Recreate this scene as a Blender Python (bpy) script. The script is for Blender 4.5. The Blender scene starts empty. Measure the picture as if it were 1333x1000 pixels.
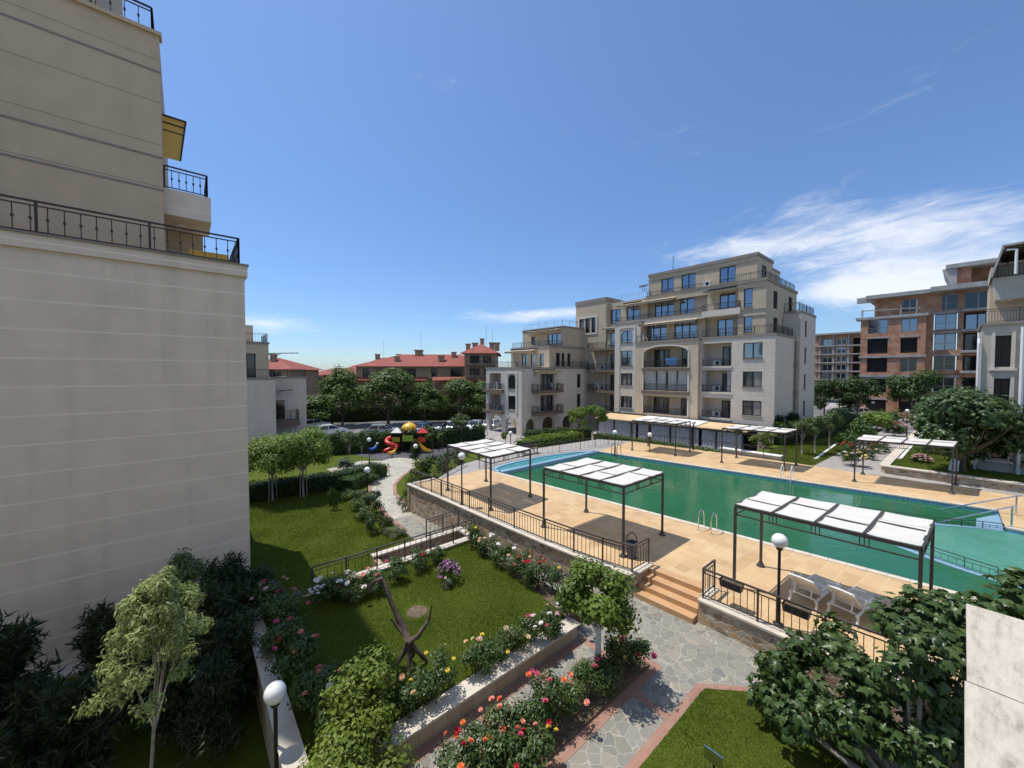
import bpy, math, random
import numpy as np
from mathutils import Vector as Vector_
random.seed(7); rng = np.random.default_rng(11)
R = math.radians
scene = bpy.context.scene
C = scene.collection
# ------------------------------------------------------------------ camera geometry (photo pixel -> point on a level plane)
H = 6.7; FP = 500.0; PITCH = R(1.72)
FW = (0.648, 0.7616); RT = (0.7616, -0.648)
CP, SP = math.cos(PITCH), math.sin(PITCH)
def ray(px, py):
    a = (px-666.5)/FP; b = (500-py)/FP
    l = CP+b*SP; z = -SP+b*CP
    return (RT[0]*a+FW[0]*l, RT[1]*a+FW[1]*l, z)
def G(px, py, z=0.0):
    d = ray(px, py); t = (z-H)/d[2]
    return (d[0]*t, d[1]*t, z)
def onU(px, py, u0):
    d = ray(px, py); t = u0/d[0]
    return (d[1]*t, H+d[2]*t)
def onV(px, py, v0):
    d = ray(px, py); t = v0/d[1]
    return (d[0]*t, H+d[2]*t)
# ------------------------------------------------------------------ object helpers
def tag(o, label=None, cat=None, group=None, kind=None):
    if label: o['label'] = label
    if cat: o['category'] = cat
    if group: o['group'] = group
    if kind: o['kind'] = kind
    return o
def thing(name, label, cat, loc=(0,0,0), rz=0.0, group=None):
    o = bpy.data.objects.new(name, None); C.objects.link(o)
    o.location = loc; o.rotation_euler = (0,0,rz); o.empty_display_size = .3
    return tag(o, label, cat, group)
def wloc(o):
    x = y = z = 0.0
    while o is not None:
        x += o.location[0]; y += o.location[1]; z += o.location[2]; o = o.parent
    return (x,y,z)
def link(name, me, parent=None, loc=(0,0,0), rot=(0,0,0), sc=(1,1,1)):
    o = bpy.data.objects.new(name, me); C.objects.link(o)
    o.parent = parent; o.location = loc; o.rotation_euler = rot; o.scale = sc
    return o
def copy_tree(o, parent=None):
    c = o.copy(); C.objects.link(c); c.parent = parent
    for ch in list(o.children): copy_tree(ch, c)
    return c
class MB:
    """collects shapes; build() links them as ONE mesh object"""
    def __init__(s): s.v = []; s.f = []
    def add(s, vs, fs):
        n = len(s.v); s.v.extend(vs); s.f.extend([tuple(i+n for i in f) for f in fs]); return s
    def box(s, x0,x1,y0,y1,z0,z1):
        return s.add([(x0,y0,z0),(x1,y0,z0),(x1,y1,z0),(x0,y1,z0),(x0,y0,z1),(x1,y0,z1),(x1,y1,z1),(x0,y1,z1)],
                     [(0,3,2,1),(4,5,6,7),(0,1,5,4),(1,2,6,5),(2,3,7,6),(3,0,4,7)])
    def quad(s, a,b,c,d): return s.add([a,b,c,d],[(0,1,2,3)])
    def poly(s, pts): return s.add(list(pts),[tuple(range(len(pts)))])
    def bar(s, p, q, w, h=None, up=(0,0,1)):
        h = h or w
        p = np.array(p,float); q = np.array(q,float); d = q-p; L = np.linalg.norm(d)
        if L < 1e-6: return s
        d /= L; up = np.array(up,float)
        if abs(d@up) > .95: up = np.array((1.,0,0))
        sx = np.cross(d,up); sx /= np.linalg.norm(sx); sy = np.cross(sx,d)
        vs = []
        for e in (p,q):
            for a,b in ((-1,-1),(1,-1),(1,1),(-1,1)):
                vs.append(tuple(e+sx*a*w/2+sy*b*h/2))
        return s.add(vs,[(0,1,2,3),(7,6,5,4),(0,4,5,1),(1,5,6,2),(2,6,7,3),(3,7,4,0)])
    def tube(s, pts, rad, n=6, cap=True):
        pts = [np.array(p,float) for p in pts]
        if not hasattr(rad,'__len__'): rad = [rad]*len(pts)
        vs = []; fs = []
        ref = None
        for i,p in enumerate(pts):
            d = pts[min(i+1,len(pts)-1)]-pts[max(i-1,0)]; d /= (np.linalg.norm(d)+1e-9)
            if ref is None or abs(ref@d) > .97:
                ref = np.array((1.,0,0)) if abs(d[0]) < .8 else np.array((0,1.,0))
            a = np.cross(d,ref); a /= np.linalg.norm(a); b = np.cross(d,a); ref = np.cross(a,d)
            for k in range(n):
                t = 2*math.pi*k/n
                vs.append(tuple(p+rad[i]*(math.cos(t)*a+math.sin(t)*b)))
        for i in range(len(pts)-1):
            for k in range(n):
                fs.append((i*n+k,i*n+(k+1)%n,(i+1)*n+(k+1)%n,(i+1)*n+k))
        if cap: fs.append(tuple(range(n))); fs.append(tuple(reversed(range((len(pts)-1)*n,len(pts)*n))))
        return s.add(vs,fs)
    def lathe(s, c, prof, n=12):
        vs = []; fs = []
        for r,z in prof:
            for k in range(n):
                t = 2*math.pi*k/n; vs.append((c[0]+r*math.cos(t),c[1]+r*math.sin(t),c[2]+z))
        m = len(prof)
        for i in range(m-1):
            for k in range(n): fs.append((i*n+k,i*n+(k+1)%n,(i+1)*n+(k+1)%n,(i+1)*n+k))
        fs.append(tuple(reversed(range(n)))); fs.append(tuple(range((m-1)*n,m*n)))
        return s.add(vs,fs)
    def prism(s, pts, z0, z1):
        n = len(pts)
        vs = [(p[0],p[1],z0) for p in pts]+[(p[0],p[1],z1) for p in pts]
        return s.add(vs,[tuple(range(n))[::-1],tuple(range(n,2*n))]+[(i,(i+1)%n,n+(i+1)%n,n+i) for i in range(n)])
    def sphere(s, c, r, nu=14, nv=8, sz=1.0):
        return s.lathe(c,[(max(r*math.sin(math.pi*j/nv),1e-4),-r*sz*math.cos(math.pi*j/nv)) for j in range(nv+1)],nu)
    def mesh(s, name, mat, smooth=False, off=(0,0,0)):
        me = bpy.data.meshes.new(name)
        me.from_pydata([(x-off[0],y-off[1],z-off[2]) for x,y,z in s.v],[],s.f)
        me.materials.append(mat); me.validate()
        if smooth: me.shade_smooth()
        return me
    def build(s, name, mat, parent=None, smooth=False):
        off = wloc(parent) if parent else (0,0,0)
        return link(name, s.mesh(name,mat,smooth,off), parent)
# ------------------------------------------------------------------ materials
def nodes(name):
    m = bpy.data.materials.new(name); m.use_nodes = True
    nt = m.node_tree; b = nt.nodes['Principled BSDF']
    return m, nt, b
def N(nt, t, **kw):
    n = nt.nodes.new(t)
    for k,v in kw.items():
        if k.startswith('i_'): n.inputs[k[2:].replace('_',' ')].default_value = v
        else: setattr(n,k,v)
    return n
def rgb(c): return (c[0],c[1],c[2],1)
def ramp(nt, fac, stops):
    r = nt.nodes.new('ShaderNodeValToRGB'); e = r.color_ramp.elements
    while len(e) < len(stops): e.new(.5)
    for i,(p,c) in enumerate(stops): e[i].position = p; e[i].color = rgb(c)
    nt.links.new(fac, r.inputs['Fac']); return r.outputs['Color']
def mixc(nt, fac, a, b, mode='MIX'):
    m = nt.nodes.new('ShaderNodeMix'); m.data_type = 'RGBA'; m.blend_type = mode
    for i,x in ((0,fac),(6,a),(7,b)):
        if hasattr(x,'is_output'): nt.links.new(x,m.inputs[i])
        else: m.inputs[i].default_value = x if i == 0 else rgb(x)
    return m.outputs[2]
def math_(nt, op, a, b=0.0, c=0.0):
    m = nt.nodes.new('ShaderNodeMath'); m.operation = op
    for i,x in enumerate((a,b,c)):
        if hasattr(x,'is_output'): nt.links.new(x,m.inputs[i])
        else: m.inputs[i].default_value = x
    return m.outputs[0]
def pos(nt, scale=(1,1,1), rot=0.0):
    g = nt.nodes.new('ShaderNodeNewGeometry'); mp = nt.nodes.new('ShaderNodeMapping')
    mp.inputs['Scale'].default_value = scale; mp.inputs['Rotation'].default_value = (0,0,rot)
    nt.links.new(g.outputs['Position'],mp.inputs['Vector']); return mp.outputs['Vector']
def noise(nt, vec, scale, detail=4.0, rough=.55):
    n = N(nt,'ShaderNodeTexNoise',i_Scale=scale,i_Detail=detail,i_Roughness=rough)
    nt.links.new(vec,n.inputs['Vector']); return n.outputs['Fac']
def bump(nt, b, h, strength=.3, dist=.02):
    n = N(nt,'ShaderNodeBump',i_Strength=strength,i_Distance=dist)
    nt.links.new(h,n.inputs['Height']); nt.links.new(n.outputs['Normal'],b.inputs['Normal'])
def plain(name, c, rough=.6, metal=0.0, var=.15, scale=6.0, bmp=.1):
    m,nt,b = nodes(name); p = pos(nt); f = noise(nt,p,scale)
    d = tuple(x*(1-var) for x in c); l = tuple(min(1,x*(1+var)) for x in c)
    nt.links.new(ramp(nt,f,[(.3,d),(.7,l)]),b.inputs['Base Color'])
    b.inputs['Roughness'].default_value = rough; b.inputs['Metallic'].default_value = metal
    if bmp: bump(nt,b,noise(nt,p,scale*8),bmp,.01)
    return m
def panel(name, c, line, step, lw, rough=.85, vert=0.0, zoff=0.0, grain=1.0):
    """render with horizontal joint lines every step metres (and vertical joints every vert)"""
    m,nt,b = nodes(name); p = pos(nt); sx = N(nt,'ShaderNodeSeparateXYZ'); nt.links.new(p,sx.inputs[0])
    z = math_(nt,'ADD',sx.outputs[2],100.0+zoff)
    k = math_(nt,'LESS_THAN',math_(nt,'MODULO',z,step),lw)
    if vert:
        row = math_(nt,'MULTIPLY',math_(nt,'MODULO',math_(nt,'FLOOR',math_(nt,'DIVIDE',z,step)),2.0),vert/2)
        h = math_(nt,'ADD',math_(nt,'ADD',sx.outputs[0],sx.outputs[1]),math_(nt,'ADD',row,200.0))
        k = math_(nt,'MAXIMUM',k,math_(nt,'LESS_THAN',math_(nt,'MODULO',h,vert),lw))
    f = noise(nt,p,1.3,5); f2 = noise(nt,p,60.0,2)
    st = noise(nt,pos(nt,(2.2,2.2,.18)),1.0,4)
    base = ramp(nt,f,[(.3,tuple(x*.93 for x in c)),(.7,tuple(min(1,x*1.06) for x in c))])
    base = mixc(nt,math_(nt,'MULTIPLY',ramp(nt,st,[(.5,(0,0,0)),(.75,(1,1,1))]),.22*grain),base,tuple(x*.62 for x in c))
    base = mixc(nt,math_(nt,'MULTIPLY',f2,.18*grain),base,tuple(x*.6 for x in c))
    base = mixc(nt,k,base,line)
    nt.links.new(base,b.inputs['Base Color']); b.inputs['Roughness'].default_value = rough
    hh = math_(nt,'SUBTRACT',math_(nt,'MULTIPLY',f2,.25),k); bump(nt,b,hh,.35,.015)
    return m
def stone(name, cols, scale, mortar, mw=.06, rough=.85, flat=(1,1,1), dist=.03):
    m,nt,b = nodes(name); p = pos(nt,flat)
    w = N(nt,'ShaderNodeTexNoise',i_Scale=1.5*scale,i_Detail=2.0); nt.links.new(p,w.inputs['Vector'])
    q = N(nt,'ShaderNodeVectorMath',operation='MULTIPLY_ADD'); nt.links.new(w.outputs['Color'],q.inputs[0])
    q.inputs[1].default_value = (.35/scale,)*3; nt.links.new(p,q.inputs[2])
    v = N(nt,'ShaderNodeTexVoronoi',i_Scale=scale); nt.links.new(q.outputs[0],v.inputs['Vector'])
    e = N(nt,'ShaderNodeTexVoronoi',i_Scale=scale,feature='DISTANCE_TO_EDGE'); nt.links.new(q.outputs[0],e.inputs['Vector'])
    sep = N(nt,'ShaderNodeSeparateColor'); nt.links.new(v.outputs['Color'],sep.inputs[0])
    col = ramp(nt,sep.outputs[0],[(i/(len(cols)-1),c) for i,c in enumerate(cols)])
    f = noise(nt,p,scale*5,4)
    col = mixc(nt,math_(nt,'MULTIPLY',f,.5),col,tuple(x*.55 for x in cols[0]))
    k = math_(nt,'LESS_THAN',math_(nt,'ADD',e.outputs['Distance'],math_(nt,'MULTIPLY',math_(nt,'SUBTRACT',noise(nt,p,scale*7,2),.5),.05)),mw)
    nt.links.new(mixc(nt,k,col,mortar),b.inputs['Base Color']); b.inputs['Roughness'].default_value = rough
    bump(nt,b,math_(nt,'ADD',math_(nt,'MINIMUM',e.outputs['Distance'],.15),math_(nt,'MULTIPLY',f,.1)),.6,dist)
    return m
def tiles(name, c1, c2, mortar, size, rough=.7, rot=0.0, w=.5, mw=.008, off=0.0):
    m,nt,b = nodes(name); p = pos(nt,(1,1,1),rot)
    t = N(nt,'ShaderNodeTexBrick',offset=off,i_Scale=1.0,i_Color1=rgb(c1),i_Color2=rgb(c2),i_Mortar=rgb(mortar),i_Mortar_Size=mw,i_Bias=0.0,i_Brick_Width=size*w*2,i_Row_Height=size)
    nt.links.new(p,t.inputs['Vector'])
    f = noise(nt,p,3.0,5); g = noise(nt,p,.35,3)
    col = mixc(nt,math_(nt,'MULTIPLY',f,.45),t.outputs['Color'],tuple(x*.72 for x in c1))
    col = mixc(nt,ramp(nt,g,[(.45,(0,0,0)),(.75,(.45,.45,.45))]),col,tuple(min(1,x*1.15) for x in c2))
    nt.links.new(col,b.inputs['Base Color']); b.inputs['Roughness'].default_value = rough
    bump(nt,b,t.outputs['Fac'],-.3,.01)
    return m
def brickwall(name, c1, c2, mortar, bw=.28, bh=.16):
    m,nt,b = nodes(name); g = nt.nodes.new('ShaderNodeNewGeometry'); s = N(nt,'ShaderNodeSeparateXYZ'); nt.links.new(g.outputs['Position'],s.inputs[0])
    cb = N(nt,'ShaderNodeCombineXYZ'); nt.links.new(math_(nt,'ADD',s.outputs[0],s.outputs[1]),cb.inputs[0]); nt.links.new(s.outputs[2],cb.inputs[1])
    t = N(nt,'ShaderNodeTexBrick',offset=.5,i_Scale=1.0,i_Color1=rgb(c1),i_Color2=rgb(c2),i_Mortar=rgb(mortar),i_Mortar_Size=.012,i_Bias=-.1,i_Brick_Width=bw,i_Row_Height=bh)
    nt.links.new(cb.outputs[0],t.inputs['Vector'])
    f = noise(nt,g.outputs['Position'],.9,5)
    col = mixc(nt,ramp(nt,f,[(.4,(0,0,0)),(.65,(.7,.7,.7))]),t.outputs['Color'],tuple(x*.6 for x in c1))
    f2 = noise(nt,g.outputs['Position'],1.7,6)
    col = mixc(nt,ramp(nt,f2,[(.6,(0,0,0)),(.72,(.6,.6,.6))]),col,mortar)
    nt.links.new(col,b.inputs['Base Color']); b.inputs['Roughness'].default_value = .9
    bump(nt,b,t.outputs['Fac'],-.4,.02)
    return m
def leafmat(name, dark, light, trans=.3, rough=.5, tint=None):
    m,nt,b = nodes(name); a = N(nt,'ShaderNodeAttribute',attribute_name='var')
    oi = nt.nodes.new('ShaderNodeObjectInfo')
    f = math_(nt,'ADD',math_(nt,'MULTIPLY',a.outputs['Fac'],.8),math_(nt,'MULTIPLY',oi.outputs['Random'],.2))
    st = [(0,dark),(1,light)]
    if tint: st = [(0,dark),(.78,light),(.95,tint)]
    col = ramp(nt,f,st)
    nt.links.new(col,b.inputs['Base Color']); b.inputs['Roughness'].default_value = rough
    b.inputs['Specular IOR Level'].default_value = .35
    tr = nt.nodes.new('ShaderNodeBsdfTranslucent'); nt.links.new(mixc(nt,.3,col,(.22,.34,.03)),tr.inputs['Color'])
    mx = nt.nodes.new('ShaderNodeMixShader'); mx.inputs[0].default_value = trans
    nt.links.new(b.outputs[0],mx.inputs[1]); nt.links.new(tr.outputs[0],mx.inputs[2])
    nt.links.new(mx.outputs[0],nt.nodes['Material Output'].inputs['Surface'])
    return m
def grassmat(name, a, bcol, patch=None):
    m,nt,b = nodes(name); p = pos(nt)
    f = noise(nt,p,.7,4); g = noise(nt,p,9.0,4); h = noise(nt,p,70.0,3)
    col = ramp(nt,math_(nt,'ADD',math_(nt,'MULTIPLY',f,.5),math_(nt,'MULTIPLY',g,.5)),[(.32,a),(.68,bcol)])
    col = mixc(nt,math_(nt,'MULTIPLY',h,.5),col,tuple(x*.45 for x in a))
    nt.links.new(col,b.inputs['Base Color']); b.inputs['Roughness'].default_value = .9
    b.inputs['Specular IOR Level'].default_value = .1
    bump(nt,b,math_(nt,'ADD',g,h),.8,.04)
    return m
M = {}
M['grass'] = grassmat('grass',(.070,.100,.012),(.135,.165,.022))
M['earth'] = plain('earth',(.12,.085,.055),.95,0,.4,8,.5)
M['ground'] = plain('ground',(.10,.10,.06),.95,0,.35,.08,.2)
M['asphalt'] = plain('asphalt',(.055,.055,.058),.9,0,.2,2.0,.3)
M['road'] = plain('road',(.16,.155,.15),.9,0,.2,1.0,.3)
M['rubber'] = plain('rubber',(.075,.072,.08),.85,0,.25,1.2,.3)
M['deck'] = tiles('deck_tile',(.51,.325,.158),(.63,.45,.245),(.63,.49,.32),.5,.6,R(5.3),.5,.012)
nt = M['deck'].node_tree; b = nt.nodes['Principled BSDF']; c0 = b.inputs['Base Color'].links[0].from_socket
st_ = ramp(nt,noise(nt,pos(nt),.9,7,.7),[(.50,(0,0,0)),(.66,(1,1,1))]); nt.links.new(mixc(nt,math_(nt,'MULTIPLY',st_,.30),c0,(.30,.20,.12)),b.inputs['Base Color'])
M['step'] = tiles('step_tile',(.50,.29,.14),(.58,.35,.18),(.45,.31,.19),.33,.6,R(3),.6,.008)
M['flag'] = stone('flagstone',[(.19,.18,.15),(.27,.255,.21),(.21,.205,.18),(.33,.30,.24),(.19,.195,.18),(.30,.29,.25),(.25,.24,.205),(.37,.32,.24)],3.9,(.36,.33,.27),.022,.8,(1,1,.4),.012)
M['flagpale'] = stone('pale_flagstone',[(.36,.33,.27),(.45,.42,.35),(.40,.37,.31)],1.6,(.5,.47,.4),.03,.85,(1,1,.4),.01)
M['paver'] = tiles('grey_paver',(.30,.27,.25),(.38,.35,.32),(.25,.23,.21),.25,.85,0,1.0,.01,.5)
M['rubble'] = stone('rubble_stone',[(.24,.17,.11),(.52,.41,.29),(.36,.22,.12),(.66,.57,.44),(.16,.13,.10),(.56,.36,.19),(.42,.36,.29)],4.2,(.46,.40,.32),.035,.9,(1,1,1.9),.06)
M['block'] = tiles('wall_block',(.40,.31,.22),(.52,.43,.33),(.30,.25,.2),.16,.85,0,1.0,.01,.5)
M['coping'] = plain('coping_stone',(.56,.50,.41),.75,0,.12,3,.15)
M['brickedge'] = tiles('brick_edging',(.30,.145,.10),(.36,.19,.135),(.28,.22,.18),.11,.85,0,.9,.012,.5)
M['metal'] = plain('painted_metal',(.042,.036,.034),.45,.3,.15,4,0)
M['pmetal'] = plain('bronze_metal',(.075,.062,.055),.5,.3,.15,3,0)
M['dmetal'] = plain('dark_metal',(.022,.02,.02),.45,.2,.1,4,0)
M['steel'] = plain('stainless_steel',(.62,.63,.64),.22,1,.05,4,0)
M['white'] = plain('white_paint',(.78,.78,.76),.5,0,.05,5,0)
M['globe'] = plain('lamp_globe',(.82,.82,.80),.25,0,.03,5,0)
M['fabric'] = plain('shade_fabric',(.84,.83,.79),.9,0,.06,2,.15)
M['cream'] = plain('cream_mesh',(.60,.57,.48),.85,0,.08,4,.1)
M['curtain'] = plain('curtain_cloth',(.50,.52,.55),.9,0,.1,3,.1)
M['frame'] = plain('window_frame',(.020,.022,.026),.4,.1,.1,4,0)
def glassmat(name, c, mt):
    m,nt,b = nodes(name); b.inputs['Base Color'].default_value = rgb(c); b.inputs['Metallic'].default_value = mt
    b.inputs['Roughness'].default_value = .04; b.inputs['IOR'].default_value = 1.7
    bump(nt,b,noise(nt,pos(nt),.7,2),.03,.05); return m
M['glass'] = glassmat('window_glass',(.24,.27,.32),.85)
M['darkglass'] = glassmat('dark_glass',(.02,.022,.024),0)
m,nt,b = nodes('curtained_glass'); w = N(nt,'ShaderNodeTexWave',i_Scale=2.2,i_Distortion=2.5,i_Detail=2.0); nt.links.new(pos(nt,(1,1,.03)),w.inputs['Vector'])
g_ = noise(nt,pos(nt,(.9,.9,.25)),1.0,3)
nt.links.new(mixc(nt,ramp(nt,g_,[(.44,(0,0,0)),(.52,(1,1,1))]),(.022,.024,.026),ramp(nt,w.outputs['Fac'],[(.2,(.10,.10,.095)),(.8,(.26,.255,.24))])),b.inputs['Base Color']); b.inputs['Roughness'].default_value = .06; b.inputs['IOR'].default_value = 1.6; M['curtainglass'] = m
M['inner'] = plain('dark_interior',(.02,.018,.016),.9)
M['wallA'] = panel('render_cream',(.74,.64,.52),(.81,.71,.59),.78,.05,.9,0,.58,1.5)
M['wallA2'] = panel('render_tan',(.57,.43,.295),(.24,.19,.14),1.4,.02,.9,0,.42)
M['wallB1'] = panel('panel_grey',(.60,.545,.465),(.38,.34,.285),.34,.014,.85,1.3,0)
M['wallB2'] = panel('brick_beige',(.50,.415,.305),(.36,.295,.215),.14,.010,.88,.42,0)
M['wallB3'] = panel('render_beige',(.55,.455,.33),(.46,.38,.28),2.8,.02,.9,0,1.2)
M['trim'] = plain('cornice_trim',(.25,.22,.185),.8,0,.1,2,.1)
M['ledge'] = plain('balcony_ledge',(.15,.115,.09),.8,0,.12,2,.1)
M['wallC'] = panel('panel_cream',(.52,.47,.39),(.38,.34,.28),.6,.016,.85,1.9,0)
M['pale'] = plain('pale_surround',(.60,.55,.46),.8,0,.06,2,.1)
M['brick'] = brickwall('hollow_brick',(.46,.19,.09),(.58,.31,.18),(.44,.38,.33))
M['concrete'] = plain('raw_concrete',(.36,.35,.33),.9,0,.2,1.2,.2)
M['hotel'] = panel('hotel_render',(.38,.27,.165),(.32,.23,.15),2.8,.03,.9,0,0)
M['hotelpink'] = panel('hotel_brick',(.29,.16,.105),(.24,.15,.11),.3,.02,.9,.6,0)
def rooftile():
    m,nt,b = nodes('red_roof_tile'); p = pos(nt); w = N(nt,'ShaderNodeTexWave',i_Scale=1.6,i_Distortion=.3,bands_direction='DIAGONAL'); nt.links.new(p,w.inputs['Vector'])
    f = noise(nt,p,.5,4)
    col = ramp(nt,f,[(.3,(.22,.045,.03)),(.7,(.32,.08,.052))])
    nt.links.new(mixc(nt,math_(nt,'MULTIPLY',w.outputs['Fac'],.35),col,(.14,.03,.02)),b.inputs['Base Color']); b.inputs['Roughness'].default_value = .8
    return m
M['rooftile'] = rooftile()
M['tanroof'] = tiles('tan_roof_tile',(.58,.40,.22),(.64,.47,.28),(.5,.36,.2),.3,.8,0,.6,.01)
M['bark'] = plain('bark',(.13,.095,.065),.95,0,.35,9,.6)
M['palebark'] = plain('pale_bark',(.30,.27,.22),.9,0,.25,9,.4)
M['limewash'] = plain('limewashed_bark',(.74,.73,.70),.85,0,.08,8,.3)
M['driftwood'] = plain('weathered_wood',(.115,.08,.062),.9,0,.45,7,.7)
M['awning'] = plain('awning_cloth',(.50,.40,.27),.85,0,.12,1.5,.1)
M['yawning'] = plain('yellow_awning',(.85,.52,.12),.85,0,.1,2,.1)
M['plasticblack'] = plain('black_plastic',(.018,.018,.02),.5)
M['plasticwhite'] = plain('white_plastic',(.70,.70,.69),.4,0,.05,4,0)
M['bin'] = plain('bin_grey',(.09,.095,.11),.55)
M['red'] = plain('red_plastic',(.62,.045,.03),.35,0,.05,3,0)
M['yellow'] = plain('yellow_plastic',(.75,.42,.04),.35,0,.05,3,0)
M['orange'] = plain('orange_plastic',(.72,.16,.02),.35,0,.05,3,0)
M['blue'] = plain('blue_plastic',(.03,.14,.48),.35,0,.05,3,0)
M['limegreen'] = plain('green_plastic',(.22,.42,.05),.35,0,.05,3,0)
M['towel'] = plain('blue_towel',(.20,.42,.72),.9,0,.3,6,.2)
M['mosaic'] = tiles('blue_mosaic',(.07,.22,.42),(.16,.38,.60),(.25,.42,.55),.06,.25,0,.5,.006)
M['palemosaic'] = tiles('pale_mosaic',(.16,.34,.48),(.28,.46,.58),(.34,.46,.55),.06,.3,0,.5,.006)
def watermat(name, c, sc, st, lum=None):
    m,nt,b = nodes(name); p = pos(nt)
    f = noise(nt,p,.25,3)
    nt.links.new(ramp(nt,f,[(.3,tuple(x*.88 for x in c)),(.7,tuple(x*1.1 for x in c))]),b.inputs['Base Color'])
    b.inputs['Roughness'].default_value = .05; b.inputs['IOR'].default_value = 1.33
    bump(nt,b,math_(nt,'ADD',noise(nt,p,sc,3),noise(nt,p,sc*.3,2)),st,.05); return m
M['water'] = watermat('turbid_green_water',(.020,.118,.055),3.4,.22)
M['teal'] = watermat('teal_water',(.085,.26,.20),2.8,.8)
M['kidwater'] = watermat('blue_green_water',(.07,.27,.30),5.0,.15)
# foliage
M['lf_mid'] = leafmat('mid_green_leaf',(.024,.055,.010),(.125,.205,.042))
M['lf_dark'] = leafmat('dark_green_leaf',(.014,.034,.008),(.068,.118,.028),.25)
M['lf_bright'] = leafmat('bright_green_leaf',(.050,.100,.010),(.270,.370,.070),.42)
M['lf_lime'] = leafmat('lime_leaf',(.075,.120,.014),(.240,.310,.045),.4)
M['lf_fig'] = leafmat('fig_leaf',(.016,.040,.010),(.115,.175,.055),.24,.36)
M['lf_rose'] = leafmat('rose_leaf',(.016,.040,.010),(.095,.150,.040),.28,.4,(.13,.07,.035))
M['lf_conifer'] = leafmat('conifer_spray',(.016,.032,.014),(.055,.085,.036),.12,.6)
M['lf_pale'] = leafmat('variegated_leaf',(.10,.16,.04),(.54,.60,.26),.5)
M['lf_silver'] = leafmat('silver_green_leaf',(.085,.115,.065),(.20,.25,.15),.2,.7)
M['lf_olive'] = leafmat('olive_green_leaf',(.055,.085,.025),(.15,.19,.07),.25)
M['lf_street'] = leafmat('street_tree_leaf',(.035,.072,.014),(.185,.250,.070),.35)
M['blade'] = leafmat('grass_blade',(.062,.100,.010),(.195,.255,.035),.38,.6)
PET = {'pink':(.62,.10,.19),'red':(.50,.018,.035),'orange':(.80,.22,.07),'salmon':(.80,.33,.24),'white':(.82,.81,.76),'yellow':(.80,.62,.10),'cream':(.80,.66,.42),'peach':(.82,.55,.36),'purple':(.36,.16,.36),'blush':(.75,.50,.52)}
for k,c in PET.items(): M['p_'+k] = plain(k+'_petal',c,.7,0,.12,40,0)

def translucent(key, amt):
    m = M[key]; nt = m.node_tree; b = nt.nodes['Principled BSDF']; tr = nt.nodes.new('ShaderNodeBsdfTranslucent')
    tr.inputs['Color'].default_value = (.85,.55,.16,1) if key == 'yawning' else (.75,.68,.56,1); mx = nt.nodes.new('ShaderNodeMixShader'); mx.inputs[0].default_value = amt
    nt.links.new(b.outputs[0],mx.inputs[1]); nt.links.new(tr.outputs[0],mx.inputs[2]); nt.links.new(mx.outputs[0],nt.nodes['Material Output'].inputs['Surface'])
translucent('fabric',.36); translucent('curtain',.3); translucent('awning',.15); translucent('yawning',.55); translucent('cream',.2)
SUN_E = 3.8; SKY_S = .135; SKY_TINT = (.78,.91,1.04); CLOUD = (6.6,6.7,6.9); EXPO = 0.27
# ------------------------------------------------------------------ foliage
def fan(outline, c):
    v = [c]+outline; n = len(outline)
    return np.array(v,float), np.array([(0,1+i,1+(i+1)%n) for i in range(n)])
LEAF = (np.array([(0,0,0),(.30,.42,.07),(0,1,-.12),(-.30,.42,.07)],float), np.array([(0,1,2),(0,2,3)]))
SPRAY = (np.array([(0,0,0),(.10,.35,.03),(0,1,-.22),(-.10,.35,.03)],float), np.array([(0,1,2),(0,2,3)]))
DROOP = (np.array([(0,0,0),(.17,.35,.03),(0,.62,-.08),(-.17,.35,.03),(0,1.05,-.32)],float), np.array([(0,1,2),(0,2,3),(1,4,2),(2,4,3)]))
_f = [(0,0),(.22,-.03),(.42,.16),(.27,.30),(.52,.60),(.22,.56),(.13,.80),(0,1.05),(-.13,.80),(-.22,.56),(-.52,.60),(-.27,.30),(-.42,.16),(-.22,-.03)]
FIG = fan([(x,y,-.35*abs(x)-.18*y*y) for x,y in _f],(0,.34,.05))
def leafmesh(name, mat, ctr, nrm, size, tmpl=LEAF, var=None, droop=0.0, seed=0):
    g = np.random.default_rng(seed+len(ctr))
    ctr = np.asarray(ctr,float); n = len(ctr); tv,tf = tmpl
    nrm = nrm/(np.linalg.norm(nrm,axis=1,keepdims=True)+1e-9)
    t = g.normal(size=(n,3)); t[:,2] -= droop*1.5
    t -= nrm*(t*nrm).sum(1,keepdims=True); t /= (np.linalg.norm(t,axis=1,keepdims=True)+1e-9)
    s = np.cross(t,nrm)
    sz = (np.asarray(size)*np.ones(n))[:,None,None]
    P = ctr[:,None,:]+sz*(tv[None,:,0:1]*s[:,None,:]+tv[None,:,1:2]*t[:,None,:]+tv[None,:,2:3]*nrm[:,None,:])
    nv = len(tv); F = (tf[None]+np.arange(n)[:,None,None]*nv).reshape(-1)
    me = bpy.data.meshes.new(name)
    me.vertices.add(n*nv); me.vertices.foreach_set('co',P.reshape(-1).astype(np.float32))
    nf = n*len(tf); me.loops.add(nf*3); me.loops.foreach_set('vertex_index',F.astype(np.int32))
    me.polygons.add(nf); me.polygons.foreach_set('loop_start',(np.arange(nf)*3).astype(np.int32))
    me.update(calc_edges=True)
    if var is None: var = g.random(n)
    a = me.attributes.new('var','FLOAT','FACE'); a.data.foreach_set('value',np.repeat(var,len(tf)).astype(np.float32))
    me.materials.append(mat)
    return me
def unit(n, g):
    d = g.normal(size=(n,3)); return d/np.linalg.norm(d,axis=1,keepdims=True)
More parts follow.
